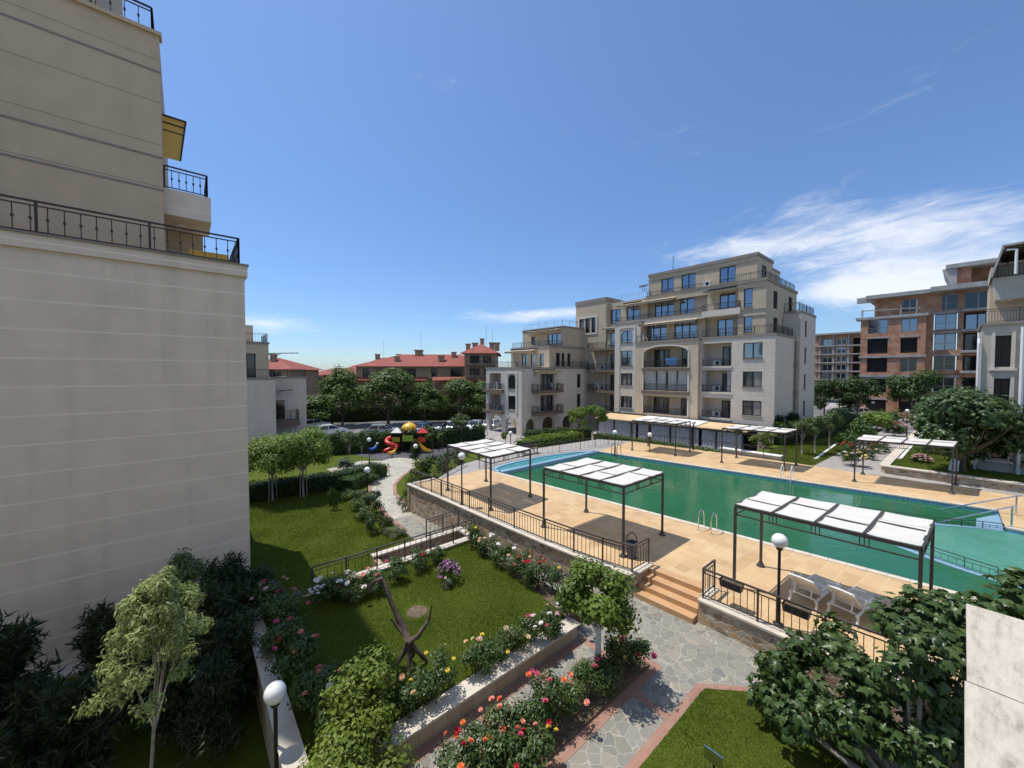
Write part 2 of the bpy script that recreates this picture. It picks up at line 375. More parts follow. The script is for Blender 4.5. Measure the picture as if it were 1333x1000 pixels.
def crown_points(n, rx, ry, rz, cz, K, seed, cr=.36, cone=0.0):
    """leaf positions in K clumps spread through an uneven ellipsoid; returns pts, normals, per-leaf var, clump centres"""
    g = np.random.default_rng(seed)
    d = unit(K,g); d[:,2] = np.where(d[:,2]<-.55,-d[:,2],d[:,2])
    rad = .38+.50*g.random(K)**.6
    cc = d*rad[:,None]*np.array([rx,ry,rz]); m = (rx+ry+rz)/3
    rr = m*cr*(.65+.7*g.random(K))
    k = g.choice(K,n,p=rr**2/np.sum(rr**2))
    o = unit(n,g); r = rr[k]*(g.random(n)**.45)*(1+.12*g.normal(size=n))
    p = cc[k]+o*r[:,None]*np.array([1,1,.8])
    nr = o*.9+p/np.array([rx,ry,rz])*.5+np.array([0,0,.55])+.45*g.normal(size=(n,3))
    var = np.clip(g.random(n)*.55+g.random(K)[k]*.45,0,1)
    for q in (p,cc): q[:,:2] *= np.clip(1-cone*q[:,2]/rz,.12,3)[:,None]
    p = p+np.array([0,0,cz]); cc = cc+np.array([0,0,cz])
    return p,nr,var,cc
def tree_parts(mat, bark, n, rx, ry, rz, cz, trunk_r, K=14, size=.2, seed=1, tmpl=LEAF, droop=.2, cr=.36, fork=None, lean=(0,0), cone=0.0):
    p,nr,var,cc = crown_points(n,rx,ry,rz,cz,K,seed,cr,cone)
    p[:,0] += lean[0]; p[:,1] += lean[1]; cc[:,0] += lean[0]; cc[:,1] += lean[1]
    cm = leafmesh('crown',mat,p,nr,size*(.7+.6*np.random.default_rng(seed).random(n)),tmpl,var,droop,seed)
    mb = MB(); g = random.Random(seed); f = fork if fork else max(cz-rz*.75,.3)
    fx,fy = lean[0]*.45,lean[1]*.45
    mb.tube([(0,0,-.15),(fx*.3+g.uniform(-.03,.03),fy*.3,f*.5),(fx,fy,f),(lean[0]*.8,lean[1]*.8,cz*.98)],[trunk_r*1.25,trunk_r,trunk_r*.85,trunk_r*.3],7)
    for c in cc[:min(K,9)]:
        m = (fx*.6+c[0]*.4+g.uniform(-.1,.1)*rx,fy*.6+c[1]*.4+g.uniform(-.1,.1)*ry,f*.55+c[2]*.45)
        mb.tube([(fx,fy,f*.92),m,tuple(c)],[trunk_r*.55,trunk_r*.35,trunk_r*.1],5)
    return cm, mb.mesh('trunk',bark,True)
def place_tree(parts, name, label, cat, loc, group=None, rz=0.0, sc=1.0):
    t = thing(name,label,cat,loc,0,group)
    for nm,me in zip(('crown','trunk'),parts): link(nm,me,t,(0,0,0),(0,0,rz),(sc,sc,sc) if not hasattr(sc,'__len__') else sc)
    return t
def blob_mesh(name, mat, n, rx, ry, rz, size, seed, tmpl=LEAF, K=9, cr=.45, droop=0, zc=None):
    p,nr,var,cc = crown_points(n,rx,ry,rz,rz*.9 if zc is None else zc,K,seed,cr)
    k = p[:,2] > 0.02
    return leafmesh(name,mat,p[k],nr[k],size*(.7+.6*np.random.default_rng(seed).random(k.sum())),tmpl,var[k],droop,seed)
def box_leaves(pts_fn, n, seed): ...
def hedge(name, label, pts, width, height, z, mat, size=.09, dens=260, cat='hedge', group=None, rough=.06, round_=.0):
    """clipped hedge following a polyline, leaves over its top and flanks, twiggy core inside"""
    g = np.random.default_rng(len(pts)+int(pts[0][0]*7)); P = []; Nn = []; mb = MB()
    o = thing(name,label,cat,(pts[0][0],pts[0][1],z),0,group)
    for a,b in zip(pts[:-1],pts[1:]):
        a = np.array(a[:2]); b = np.array(b[:2]); L = np.linalg.norm(b-a); d = (b-a)/L; s = np.array((d[1],-d[0]))
        m = int(dens*L*(width+2*height)); t = g.random(m)*(L+width*.4)-width*.2; q = g.random(m)*(width+2*height)
        top = np.abs(q-(width/2+height)) < width/2
        off = np.where(top,q-(width/2+height),np.sign(q-(width/2+height))*width/2)
        zz = np.where(top,height,np.where(q<height,q,2*height+width-q))
        wob = .5*np.sin(t*2.3+a[0])+.5*np.sin(t*5.1+a[1]*3)
        zz = zz*(1+rough*wob)+g.normal(size=m)*.04; off = off*(1-round_*(zz/height)**2)*(1+rough*wob)+g.normal(size=m)*.04
        xy = a+t[:,None]*d+off[:,None]*s
        P.append(np.column_stack([xy,zz+z]))
        nx = np.where(top,0,np.sign(off))
        Nn.append(np.column_stack([nx[:,None]*s,np.where(top,1.0,.35)])+.55*g.normal(size=(m,3)))
        w = width*.40; h = height*.9; c = [tuple(a-d*.1+s*w),tuple(b+d*.1+s*w),tuple(b+d*.1-s*w),tuple(a-d*.1-s*w)]
        mb.prism(c,z-.1,z+h)
    P = np.concatenate(P); Nn = np.concatenate(Nn); off = np.array(wloc(o))
    link('foliage',leafmesh('foliage',mat,P-off,Nn,size*(.7+.6*g.random(len(P))),LEAF,None,0,3),o)
    mb.build('branches',M['lf_dark'],o)
    return o
def inside(pts, x, y):
    r = np.zeros(len(x),bool); j = len(pts)-1
    for i in range(len(pts)):
        xi,yi = pts[i][:2]; xj,yj = pts[j][:2]
        c = ((yi>y)!=(yj>y))&(x<(xj-xi)*(y-yi)/(yj-yi+1e-12)+xi); r ^= c; j = i
    return r
def blades(name, label, pts, z, n, h, w, seed=0, mat=None, holes=()):
    g = np.random.default_rng(seed); xs = [p[0] for p in pts]; ys = [p[1] for p in pts]
    x = g.uniform(min(xs),max(xs),n); y = g.uniform(min(ys),max(ys),n); k = inside(pts,x,y)
    for hx,hy,hr in holes: k &= ((x-hx)**2+(y-hy)**2 > (hr*(.6+.5*g.random(n)))**2)
    x = x[k]; y = y[k]; n = len(x); hh = h*(.5+.8*g.random(n))*(1+.35*np.sin(x*1.7)*np.sin(y*2.1))
    a = g.uniform(0,2*math.pi,n); lean = g.uniform(.1,.9,n)*hh; la = g.uniform(0,2*math.pi,n)
    b0 = np.column_stack([x-np.cos(a)*w,y-np.sin(a)*w,np.full(n,z)]); b1 = np.column_stack([x+np.cos(a)*w,y+np.sin(a)*w,np.full(n,z)])
    tp = np.column_stack([x+np.cos(la)*lean,y+np.sin(la)*lean,z+hh])
    V = np.stack([b0,b1,tp],1).reshape(-1)
    me = bpy.data.meshes.new(name); me.vertices.add(3*n); me.vertices.foreach_set('co',V.astype(np.float32))
    me.loops.add(3*n); me.loops.foreach_set('vertex_index',np.arange(3*n,dtype=np.int32)); me.polygons.add(n)
    me.polygons.foreach_set('loop_start',(np.arange(n)*3).astype(np.int32)); me.update(calc_edges=True)
    v = np.clip(.42+.22*np.sin(x*.9+y*.6)*np.sin(y*1.3-x*.4)+.16*np.sin(x*3.1+1.3*np.sin(y*2.3))*np.sin(y*3.7+np.sin(x*1.9))+.34*g.normal(size=n),0,1)
    at = me.attributes.new('var','FLOAT','FACE'); at.data.foreach_set('value',v.astype(np.float32))
    me.materials.append(mat or M['blade'])
    return tag(link(name,me),label,'grass',None,'stuff')
def sheet(name, pts, z, mat, kind='structure'):
    o = MB().poly([(p[0],p[1],z) for p in pts]).build(name,mat); o['kind'] = kind; return o
def slab(name, pts, z0, z1, mat):
    o = MB().prism(pts,z0,z1).build(name,mat); o['kind'] = 'structure'; return o
# ------------------------------------------------------------------ railings
def rail_mb(mb, pts, h, post=1.5, bal=.12, pw=.04, bw=.014, knobs=False, mid=True, inset=.12):
    """handrail, second rail, foot rail, posts and balusters along a polyline (z of each point = foot)"""
    for a,b in zip(pts[:-1],pts[1:]):
        a = np.array(a,float); b = np.array(b,float); L = np.linalg.norm(b-a); up = np.array((0,0,1.))
        mb.bar(a+up*h,b+up*h,pw*1.2,pw*.8); mb.bar(a+up*(h-inset),b+up*(h-inset),pw*.6)
        if mid: mb.bar(a+up*.08,b+up*.08,pw*.6)
        m = max(1,round(L/post))
        for i in range(m+1):
            p = a+(b-a)*i/m; mb.bar(p,p+up*h,pw)
        m = max(1,round(L/bal))
        for i in range(1,m):
            p = a+(b-a)*i/m; mb.bar(p+up*.08,p+up*(h-inset),bw)
            if knobs: mb.bar(p+up*(h*.48-.03),p+up*(h*.48+.03),bw*2.6)
    return mb
def railing(name, label, pts, h, post=1.5, bal=.13, mat=None, pw=.045, bw=.016, cat='railing', group=None, inset=.12):
    o = thing(name,label,cat,pts[0],0,group); mat = mat or M['pmetal']; top = MB(); infill = MB()
    for a,b in zip(pts[:-1],pts[1:]):
        a = np.array(a,float); b = np.array(b,float); L = np.linalg.norm(b-a); up = np.array((0,0,1.))
        top.bar(a+up*h,b+up*h,pw*1.3,pw*.8)
        infill.bar(a+up*(h-inset),b+up*(h-inset),pw*.55); infill.bar(a+up*.1,b+up*.1,pw*.55)
        m = max(1,round(L/post))
        for i in range(m):
            p = a+(b-a)*i/m; MB().bar(p,p+up*h,pw).build('post',mat,o)
        m = max(1,round(L/bal)) if bal else 1
        for i in range(1,m):
            p = a+(b-a)*i/m; infill.bar(p+up*.1,p+up*(h-inset),bw)
    p = np.array(pts[-1],float); MB().bar(p,p+np.array((0,0,h)),pw).build('post',mat,o)
    top.build('handrail',mat,o); infill.build('balusters',mat,o)
    return o
# ------------------------------------------------------------------ facades
class Plane:
    """'U': wall in plane u=c seen from -u, horizontal axis v.  'V': wall in plane v=c seen from -v, horizontal axis u"""
    def __init__(s, ax, c): s.ax = ax; s.c = c
    def P(s, a, z, d=0.0): return (s.c+d,a,z) if s.ax == 'U' else (a,s.c+d,z)
def facade(mb, pl, a0, a1, z0, z1, ops=()):
    As = sorted({a0,a1}|{x for o in ops for x in o[:2]}); Zs = sorted({z0,z1}|{x for o in ops for x in o[2:4]})
    for i in range(len(As)-1):
        for j in range(len(Zs)-1):
            ca = (As[i]+As[i+1])/2; cz = (Zs[j]+Zs[j+1])/2
            if any(o[0]<ca<o[1] and o[2]<cz<o[3] for o in ops): continue
            mb.quad(pl.P(As[i],Zs[j]),pl.P(As[i+1],Zs[j]),pl.P(As[i+1],Zs[j+1]),pl.P(As[i],Zs[j+1]))
    for o in ops:
        b0,b1,y0,y1,d = o[:5]
        for p,q in (((b0,y0),(b1,y0)),((b1,y0),(b1,y1)),((b1,y1),(b0,y1)),((b0,y1),(b0,y0))):
            mb.quad(pl.P(p[0],p[1]),pl.P(q[0],q[1]),pl.P(q[0],q[1],d),pl.P(p[0],p[1],d))
        if d > .5: mb.quad(pl.P(b0,y0,d),pl.P(b1,y0,d),pl.P(b1,y1,d),pl.P(b0,y1,d))
def arch_fill(mb, pl, a0, a1, zs, zt, d=.12, n=10):
    """spandrels of an arch: springs at zs, crown at zt, inside the opening a0..a1"""
    m = (a0+a1)/2; w = (a1-a0)/2; pts = [(m-w*math.cos(math.pi*i/n),zs+(zt-zs)*math.sin(math.pi*i/n)) for i in range(n+1)]
    for e in (0.0,d):
        for (x0,y0),(x1,y1) in zip(pts[:-1],pts[1:]):
            mb.quad(pl.P(x0,y0,e),pl.P(x1,y1,e),pl.P(x1,zt+.001,e),pl.P(x0,zt+.001,e))
    for (x0,y0),(x1,y1) in zip(pts[:-1],pts[1:]):
        mb.quad(pl.P(x0,y0,0),pl.P(x1,y1,0),pl.P(x1,y1,d),pl.P(x0,y0,d))
def pbox(mb, pl, a0, a1, z0, z1, d0, d1):
    p = pl.P(a0,z0,d0); q = pl.P(a1,z1,d1)
    return mb.box(min(p[0],q[0]),max(p[0],q[0]),min(p[1],q[1]),max(p[1],q[1]),min(p[2],q[2]),max(p[2],q[2]))
def window(parent, pl, a0, a1, z0, z1, d=.15, cols=2, trans=.22, glass='glass', fw=.07, sill=True, name='window', frame='frame', curtain=False):
    """frame with mullions (part) and its glazing (sub-part)"""
    mb = MB()
    pbox(mb,pl,a0,a0+fw,z0,z1,d-.06,d+.02); pbox(mb,pl,a1-fw,a1,z0,z1,d-.06,d+.02)
    pbox(mb,pl,a0+fw,a1-fw,z0,z0+fw,d-.06,d+.02); pbox(mb,pl,a0+fw,a1-fw,z1-fw,z1,d-.06,d+.02)
    for i in range(1,cols):
        c = a0+(a1-a0)*i/cols; pbox(mb,pl,c-fw*.6,c+fw*.6,z0+fw,z1-fw,d-.065,d+.015)
    if trans:
        zt = z0+(z1-z0)*trans
        pbox(mb,pl,a0+fw,a1-fw,zt-fw*.35,zt+fw*.35,d-.055,d+.01)
    w = mb.build(name,M[frame],parent)
    g = MB(); g.quad(pl.P(a0,z0,d),pl.P(a1,z0,d),pl.P(a1,z1,d),pl.P(a0,z1,d)); g.build('pane',M[glass],w)
    if sill: pbox(MB(),pl,a0-.06,a1+.06,z0-.09,z0-.001,-.07,.05).build('sill',M['trim'],w)
    return w
def awning(parent, pl, a0, a1, z, out=1.6, drop=.35, mat='awning'):
    """folded fabric awning: sloping cloth on a front bar and two hinged arms"""
    mb = MB(); n = 7
    for i in range(n):
        t0,t1 = i/n,(i+1)/n
        s0 = -.05 if i%2 else 0; s1 = -.05 if (i+1)%2 else 0
        mb.quad(pl.P(a0,z-drop*t0+s0,-out*t0),pl.P(a1,z-drop*t0+s0,-out*t0),pl.P(a1,z-drop*t1+s1,-out*t1),pl.P(a0,z-drop*t1+s1,-out*t1))
    mb.quad(pl.P(a0,z-drop,-out),pl.P(a1,z-drop,-out),pl.P(a1,z-drop-.2,-out),pl.P(a0,z-drop-.2,-out))
    aw = mb.build('awning',M[mat],parent); fr = MB()
    fr.bar(pl.P(a0,z-drop,-out),pl.P(a1,z-drop,-out),.06); fr.bar(pl.P(a0,z+.06,-.06),pl.P(a1,z+.06,-.06),.12)
    for a in (a0+.15,a1-.15,(a0+a1)/2):
        fr.bar(pl.P(a,z-.05,-.05),pl.P(a,z-drop-.05,-out),.045); fr.bar(pl.P(a,z-.75,-.05),pl.P(a,z-drop*.6-.1,-out*.55),.04)
    fr.build('awning_arms',M['dmetal'],aw)
    return aw
def aircon(parent, pl, a, z, d):
    mb = MB(); pbox(mb,pl,a-.4,a+.4,z,z+.55,d-.3,d); u = mb.build('air_conditioner',M['plasticwhite'],parent)
    g = MB(); c = pl.P(a-.1,z+.28,d-.302)
    ang = [2*math.pi*i/14 for i in range(14)]
    g.poly([pl.P(a-.1+.21*math.cos(t),z+.28+.21*math.sin(t),d-.303) for t in ang]); g.build('fan_grille',M['dmetal'],u)
# ================================================================== SETTING: ground, lawns, paths, deck, pool
sheet('ground',[(-3500,-3500),(3500,-3500),(3500,3500),(-3500,3500)],-1.78,M['ground'])
sheet('lawn',[(-14,4),(1.3,4),(1.3,16.35),(-14,16.35)],-1.70,M['grass'])
sheet('lawn',[(1.3,14.6),(10.3,14.6),(10.1,21.5),(15,24.2),(31,24.2),(31,43),(1.3,43)],-1.60,M['grass'])
L1 = [(1.4,7.1),(8.15,7.1),(8.4,8.5),(8.6,11),(8.75,13.15),(1.4,13.15)]
slab('lawn',L1,-1.7,-.30,M['grass'])
L3 = [(9.0,3.72),(9.78,2.92),(9.75,.9),(8.0,-1.2),(7.5,-4),(1.0,-4),(1.0,3.72)]
slab('lawn',L3,-1.7,-.60,M['grass'])
slab('garden_bed',[(9.75,3.0),(11.4,2.6),(11.7,-6.5),(7.5,-4),(8.0,-1.2),(9.75,.9)],-1.7,-.63,M['earth'])
slab('path',[(1.0,3.72),(1.3,6.75),(8.3,6.95),(9.1,7.2),(11.1,7.1),(11.45,4.8),(11.45,2.6),(9.75,2.9),(9.0,3.7)],-1.7,-.65,M['flag'])
o = MB()
for (v0,z0),(v1,z1) in zip([(7.15,-.651),(9.5,-.85),(13,-1.2),(17.2,-1.572)],[(9.5,-.85),(13,-1.2),(17.2,-1.572),(20.6,-1.572)]):
    w = lambda v: 9.15+.0*v if v < 14 else 8.5
    o.quad((w(v0),v0,z0),(10.75,v0,z0),(10.55 if v1 < 16 else 10.3,v1,z1),(w(v1),v1,z1))
o = o.build('path',M['flag']); o['kind'] = 'structure'
slab('garden_bed',[(8.15,7.15),(9.1,7.15),(9.2,13.2),(8.75,13.15),(8.6,11),(8.4,8.5)],-1.7,-.42,M['earth'])
slab('garden_bed',[(2.0,4.92),(8.72,4.92),(8.72,5.72),(2.0,5.72)],-1.0,-.59,M['earth'])
mb = MB()
for x0,x1,y0,y1 in ((2.0,8.94,4.70,4.92),(2.0,8.94,5.72,5.94),(8.72,8.94,4.92,5.72),(8.1,8.32,5.94,6.72),(4.6,4.82,5.94,6.5),(6.35,6.57,5.94,6.5),(7.6,7.82,3.92,4.70),(5.0,5.22,3.92,4.70),(1.3,8.0,6.5,6.72)):
    mb.box(x0,x1,y0,y1,-.7,-.644)
mb.prism([(1.0,3.72),(9.0,3.72),(9.78,2.92),(9.98,3.0),(9.08,3.92),(1.0,3.92)],-.7,-.642)
mb.prism([(9.78,2.92),(11.0,2.62),(11.0,2.8),(9.98,3.0)],-.7,-.643)
o = mb.build('brick_edging',M['brickedge']); o['kind'] = 'structure'
# curved path through the back garden
PL = [(560,700),(528,692),(505,672),(488,655),(481,640),(482,628),(494,617),(507,608),(494,603),(470,612),(440,618),(425,611),(470,600),(497,600),(514,595)]
PR = [(552,599),(540,609),(524,620),(514,631),(514,643),(527,654),(536,668),(575,692)]
sheet('path',[G(*p,-1.585) for p in PL+PR],-1.585,M['flagpale'])
mb = MB()
for e in (PL[1:8],PR[1:6]):
    q = [G(*p,-1.58) for p in e]
    for a,b in zip(q[:-1],q[1:]): mb.bar(a,b,.24,.05)
o = mb.build('brick_edging',M['brickedge']); o['kind'] = 'structure'
sheet('playground',[(12.0,42.5),(14.0,35.2),(16.9,33.6),(18.6,32.8),(26.2,32.8),(27,39),(20,42.5)],-1.588,M['rubber'])
sheet('road',[(-10,43.5),(120,43.5),(120,60),(-10,66)],-1.60,M['road'])
sheet('courtyard',[(20,24.4),(45.2,21.2),(46,11),(34.4,11),(33,22.0)],-1.20,M['paver'])
sheet('courtyard',[(20,24.4),(33,22),(45.2,21.2),(45.2,43),(28,43),(26,33),(22,29)],-1.22,M['paver'])
slab('paving',[(11.9,21.35),(15.9,21.3),(16.8,21.25),(18.6,21.55),(21.5,21.55),(24.5,20.95),(26.5,20.02),(33.0,20.8),(31.5,23.6),(24,24.3),(18.4,24.3),(15.2,23.6)],-1.7,-.005,M['paver'])
slab('courtyard',[(34.2,-6),(34.2,6.95),(75,5.6),(110,30),(110,-60),(34.2,-60)],-1.7,-.10,M['paver'])
slab('lawn',[(34.25,6.95),(34.25,10.6),(36,11.5),(46,11.4),(60,11.2),(60,6.1)],-1.7,-.06,M['grass'])
sheet('road',[(64,-40),(78,-40),(78,30),(64,30)],-.092,M['road'])
slab('lawn',[(36.2,3.35),(36.2,-12),(60,-12),(60,3.0)],-.1,.34,M['grass'])
# deck with the pool cut out of it
DE = [(9.98,21.2),(10.12,19.0),(10.22,17.0),(10.28,15.5),(10.34,14.0),(10.42,12.3),(10.53,10.55),(10.65,9.19),(10.82,8.03),(11.0,6.95)]
NEAR = [(15.83,20.3),(17.70,.96),(18.3,-6.5)]
FAR = [(26.6,19.85),(29.95,-1.25),(26.9,-1.3),(26.7,-6.5)]
inn = [(x+.3,y) for x,y in DE]; inn[-1] = (11.3,6.9)
slab('pool_deck',inn+[(12.29,6.85),(12.40,4.95),(11.6,4.95),(11.65,2.0),(12.0,-6.5)]+NEAR[::-1]+[(15.9,21.3),(11.9,21.35)],-1.7,0,M['deck'])
slab('pool_deck',FAR+[(34.3,-6.5),(34.2,3.5),(34.2,9.9),(33.9,14.4),(33.0,20.8),(26.5,20.02)],-1.7,0.001,M['deck'])
RIM = NEAR[::-1]+[(16.0,20.0),(26.55,20.0)]+FAR
mb = MB()
for a,b in zip(RIM[:-1],RIM[1:]):
    a = np.array(a); b = np.array(b); d = (b-a)/np.linalg.norm(b-a); nrm = np.array((d[1],-d[0]))*-1
    i0 = a-nrm*.012; i1 = b-nrm*.012
    mb.quad((*(a+nrm*-.0),-1.6),(*(b+nrm*-.0),-1.6),(*b,-.001),(*a,-.001))
    mb.quad((*(a+nrm*.02),-1.6),(*(b+nrm*.02),-1.6),(*(b+nrm*.02),-.012),(*(a+nrm*.02),-.012))
    mb.quad((*(a-nrm*.02),-1.6),(*(b-nrm*.02),-1.6),(*(b-nrm*.02),-.012),(*(a-nrm*.02),-.012))
o = mb.build('pool_basin',M['mosaic']); o['kind'] = 'structure'
mb = MB()
for a,b,s in ((NEAR[0],NEAR[1],-1),(NEAR[1],NEAR[2],-1),(FAR[0],FAR[1],1),(FAR[2],FAR[3],1)):
    a = np.array(a); b = np.array(b); m = int(np.linalg.norm(b-a)/.5); d = (b-a)/m; nn = np.array((s*abs(d[1]),-s*d[0]*np.sign(d[1])))
    nn = np.array((s,0.0))
    for i in range(m):
        p = a+d*(i+.01); q = a+d*(i+.99)
        mb.prism([tuple(p-nn*.03),tuple(q-nn*.03),tuple(q+nn*.22),tuple(p+nn*.22)],-.05,.022)
o = mb.build('pool_coping',M['coping']); o['kind'] = 'structure'
WPOLY = [(15.0,21),(17.4,-7),(27,-7),(26.85,-1.33),(30.2,-1.33),(26.9,20.0),(26,20.0),(16,19.9)]
sheet('water',[(15.86,19.95),(17.72,.9),(18.32,-6.5),(26.69,-6.5),(26.89,-1.29),(29.94,-1.26),(26.6,19.98)],-.17,M['water'])
farc = [(25.0,3.2),(25.35,1.9),(25.65,.71),(26.2,-.1),(26.6,-.7),(26.85,-1.28)]
narc = [(22.3,2.6),(21.7,1.9),(21.25,1.3),(20.85,.57),(20.53,-.17),(20.3,-.89),(20.2,-2.2)]
sheet('water',farc+[(26.68,-6.4),(20.4,-6.4)]+narc[::-1]+[(23.4,3.4)],-.164,M['teal'])
mb = MB()
for arc,w in ((farc,.22),(narc,.28)):
    for a,b in zip(arc[:-1],arc[1:]): mb.bar((*a,-.20),(*b,-.20),w,.12 if w < .3 else .085)
mb.prism([(28.2,-.55),(29.9,-1.28),(26.9,-1.28),(26.55,-.5)],-.4,-.155)
o = mb.build('pool_ledge',M['palemosaic']); o['kind'] = 'structure'
KP = [(15.98,20.75),(15.98,20.05),(26.3,20.05),(24.5,20.85),(21.5,21.45),(18.6,21.45),(16.8,21.15)]
sheet('water',KP,.012,M['kidwater'])
mb = MB()
for a,b in zip(KP,KP[1:]+KP[:1]): mb.bar((*a,.03),(*b,.03),.26,.09)
mb.box(16.0,26.5,19.80,20.06,-.3,.07)
o = mb.build('pool_rim',M['palemosaic']); o['kind'] = 'structure'
# steps up to the deck
st = thing('steps','tan tiled steps rising from the flagstone path to the pool deck','steps',(11.6,5.9,-.65))
for k in range(4):
    x0 = 11.05+.31*k; z1 = -.65+.1625*(k+1)
    MB().prism([(x0,6.86),(x0+.09,4.96),(12.45 if k == 3 else x0+.40,4.96),(12.36 if k == 3 else x0+.31,6.86)],-.70,z1-(.003 if k == 3 else 0)).build('tread',M['step'],st)
# ------------------------------------------------------------------ retaining walls
def ribbon(mb, pts, o0, o1, z0, z1):
    for a,b in zip(pts[:-1],pts[1:]):
        mb.prism([(a[0]+o0,a[1]),(b[0]+o0,b[1]),(b[0]+o1,b[1]),(a[0]+o1,a[1])],z0,z1)
w = thing('retaining_wall','long curved rubble stone wall with white coping holding up the pool deck left of the steps','wall',(10.3,14,-1.7))
mb = MB(); ribbon(mb,DE,.05,.29,-1.75,-.01); mb.box(11.05,12.28,6.88,7.02,-.75,-.012); mb.prism([(9.98,21.2),(11.9,21.35),(11.9,21.5),(9.98,21.4)],-1.75,-.01); mb.build('stonework',M['rubble'],w)
mb = MB(); ribbon(mb,DE,-.03,.34,-.005,.055); mb.box(11.34,12.28,6.82,7.1,-.004,.054); mb.prism([(9.95,21.2),(11.9,21.3),(11.9,21.55),(9.95,21.45)],-.004,.054); mb.build('coping',M['coping'],w)
w = thing('retaining_wall','rubble stone wall with white coping holding up the pool deck between the steps and the fig tree','wall',(11.45,2,-.65))
WR = [(11.33,4.9),(11.36,2.0),(11.7,-6.5)]
mb = MB(); ribbon(mb,WR,.02,.26,-.8,-.01); mb.box(11.6,12.38,4.80,4.94,-.7,-.012); mb.build('stonework',M['rubble'],w)
mb = MB(); ribbon(mb,WR,-.03,.32,-.005,.055); mb.box(11.65,12.4,4.72,4.98,-.004,.054); mb.build('coping',M['coping'],w)
w = thing('garden_wall','low block wall with broad pale cap along the flagstone path in front of the lawn','wall',(5,6.9,-.65))
MB().box(1.3,8.12,6.76,7.06,-.75,-.27).build('blockwork',M['block'],w)
mb = MB()
for i in range(9): mb.box(1.28+.765*i,1.28+.765*(i+1)-.006,6.68,7.12,-.269,-.215-.002*(i%2))
mb.build('cap',M['coping'],w)
w = thing('garden_wall','shaded pale capped wall between the lawn and the conifers, behind the nearest globe lamp','wall',(1.3,10,-1.7))
MB().box(1.22,1.48,5.2,13.2,-1.8,-.27).build('blockwork',M['block'],w); MB().box(1.16,1.54,5.1,13.3,-.269,-.21).build('cap',M['coping'],w)
w = thing('planter_wall','long stone planter box with white coping and dark soil between the two lawns','planter wall',(6,13.3,-1.6))
mb = MB(); mb.box(2.9,9.3,13.17,13.37,-1.7,-.28); mb.box(5.4,9.3,14.4,14.6,-1.7,-.34); mb.box(9.1,9.3,13.37,14.4,-1.7,-.3); mb.box(5.3,5.5,13.37,14.4,-1.9,-.4); mb.box(2.9,5.3,14.42,14.6,-1.7,-1.0); mb.build('stonework',M['rubble'],w)
mb = MB(); mb.box(2.85,9.38,13.1,13.44,-.279,-.215); mb.box(5.3,9.38,14.33,14.66,-.339,-.27); mb.box(9.02,9.4,13.45,14.32,-.3,-.22); mb.build('coping',M['coping'],w)
MB().box(5.5,9.1,13.37,14.4,-1.5,-.72).build('soil',M['earth'],w)
w = thing('planter_wall','raised lawn edge of tan stone with pale coping at the right far side of the pool deck','planter wall',(35.9,0,0))
mb = MB(); mb.box(35.75,36.15,-12,3.1,-.1,.36); mb.prism([(35.75,3.1),(36.15,3.1),(60,2.75),(60,3.25),(36.1,3.5),(35.75,3.3)],-.1,.36); mb.build('stonework',M['rubble'],w)
mb = MB(); mb.box(35.66,36.22,-12,3.1,.361,.43); mb.prism([(35.66,3.1),(36.22,3.1),(60,2.7),(60,3.3),(36.1,3.6),(35.66,3.4)],.361,.43); mb.build('coping',M['coping'],w)
w = thing('planter_wall','low white edged planter wall behind the far deck, before the restaurant hedge','planter wall',(34.6,10,0))
MB().box(34.35,34.9,8.9,13.2,-.3,.28).build('stonework',M['pale'],w); MB().box(34.28,34.97,8.85,13.25,.281,.33).build('coping',M['white'],w)
# ------------------------------------------------------------------ railings
railing('railing','bronze metal railing on the white coping of the long curved wall left of the steps',[(x+.17,y,.05) for x,y in DE[:-1]]+[(11.2,7.0,.05),(12.2,6.98,.05)],.88,1.25,.16)
railing('railing','bronze metal railing on the wall right of the steps, running behind the fig tree',[(12.3,4.83,.05),(11.5,4.83,.05),(11.52,2.0,.05),(11.86,-6.3,.05)],.88,1.35,.17)
railing('railing','thin metal railing in front of the hedge along the far edge of the pool deck',[(32.6,20.6,0),(33.7,14.4,0),(34.0,9.9,0),(34.05,8.4,0)],.95,1.6,.45,None,.04,.014)
railing('railing','slim metal railing curving behind the small pool at its far left end',[(15.5,21.75,0),(18.6,22.3,0),(21.6,22.2,0),(26.0,21.4,0),(31.5,20.9,0)],.9,1.8,.5,None,.035,.012)
railing('railing','short metal railing on the far left corner of the deck beside the hedge',[(11.9,21.4,.02),(15.2,23.3,.02)],.95,1.2,.2,None,.04,.014)
railing('railing','long black railing with pale handrail on the coping beside the white and pink roses',[(2.95,13.27,-.215),(9.2,13.27,-.215)],.72,1.1,.22,None,.04,.014)
railing('railing','short railing closing the far end of the stone planter below the deck wall',[(9.2,13.5,-.22),(9.2,14.5,-.22),(7.6,14.5,-.27)],.78,.9,.2,None,.04,.014)
railing('pool_railing','submerged metal railing on the curved pale ledge at the far side of the shallow pool',[(*p,-.15) for p in farc],.30,.9,.22,M['pmetal'],.03,.02,'pool railing')
railing('pool_railing','white topped metal railing on the curved pale ledge nearest the fig tree',[(*p,-.15) for p in narc[:-1]],.42,.8,.2,M['steel'],.035,.016,'pool railing')
def handrail(label, base, wat):
    t = thing('pool_handrail',label,'handrail',(base[0],base[1],0)); b = np.array(base); e = np.array(wat)
    mb = MB(); mb.tube([(*b,0),(*b,.9)],.035,8); mb.tube([(*(b+(b-e)*.06),.93),(*b,.9),(*e,-.2)],.03,8); mb.build('rail',M['steel'],t)
    MB().lathe((b[0],b[1],0),[(.08,0),(.08,.02),(.04,.03)],10).build('foot_flange',M['steel'],t)
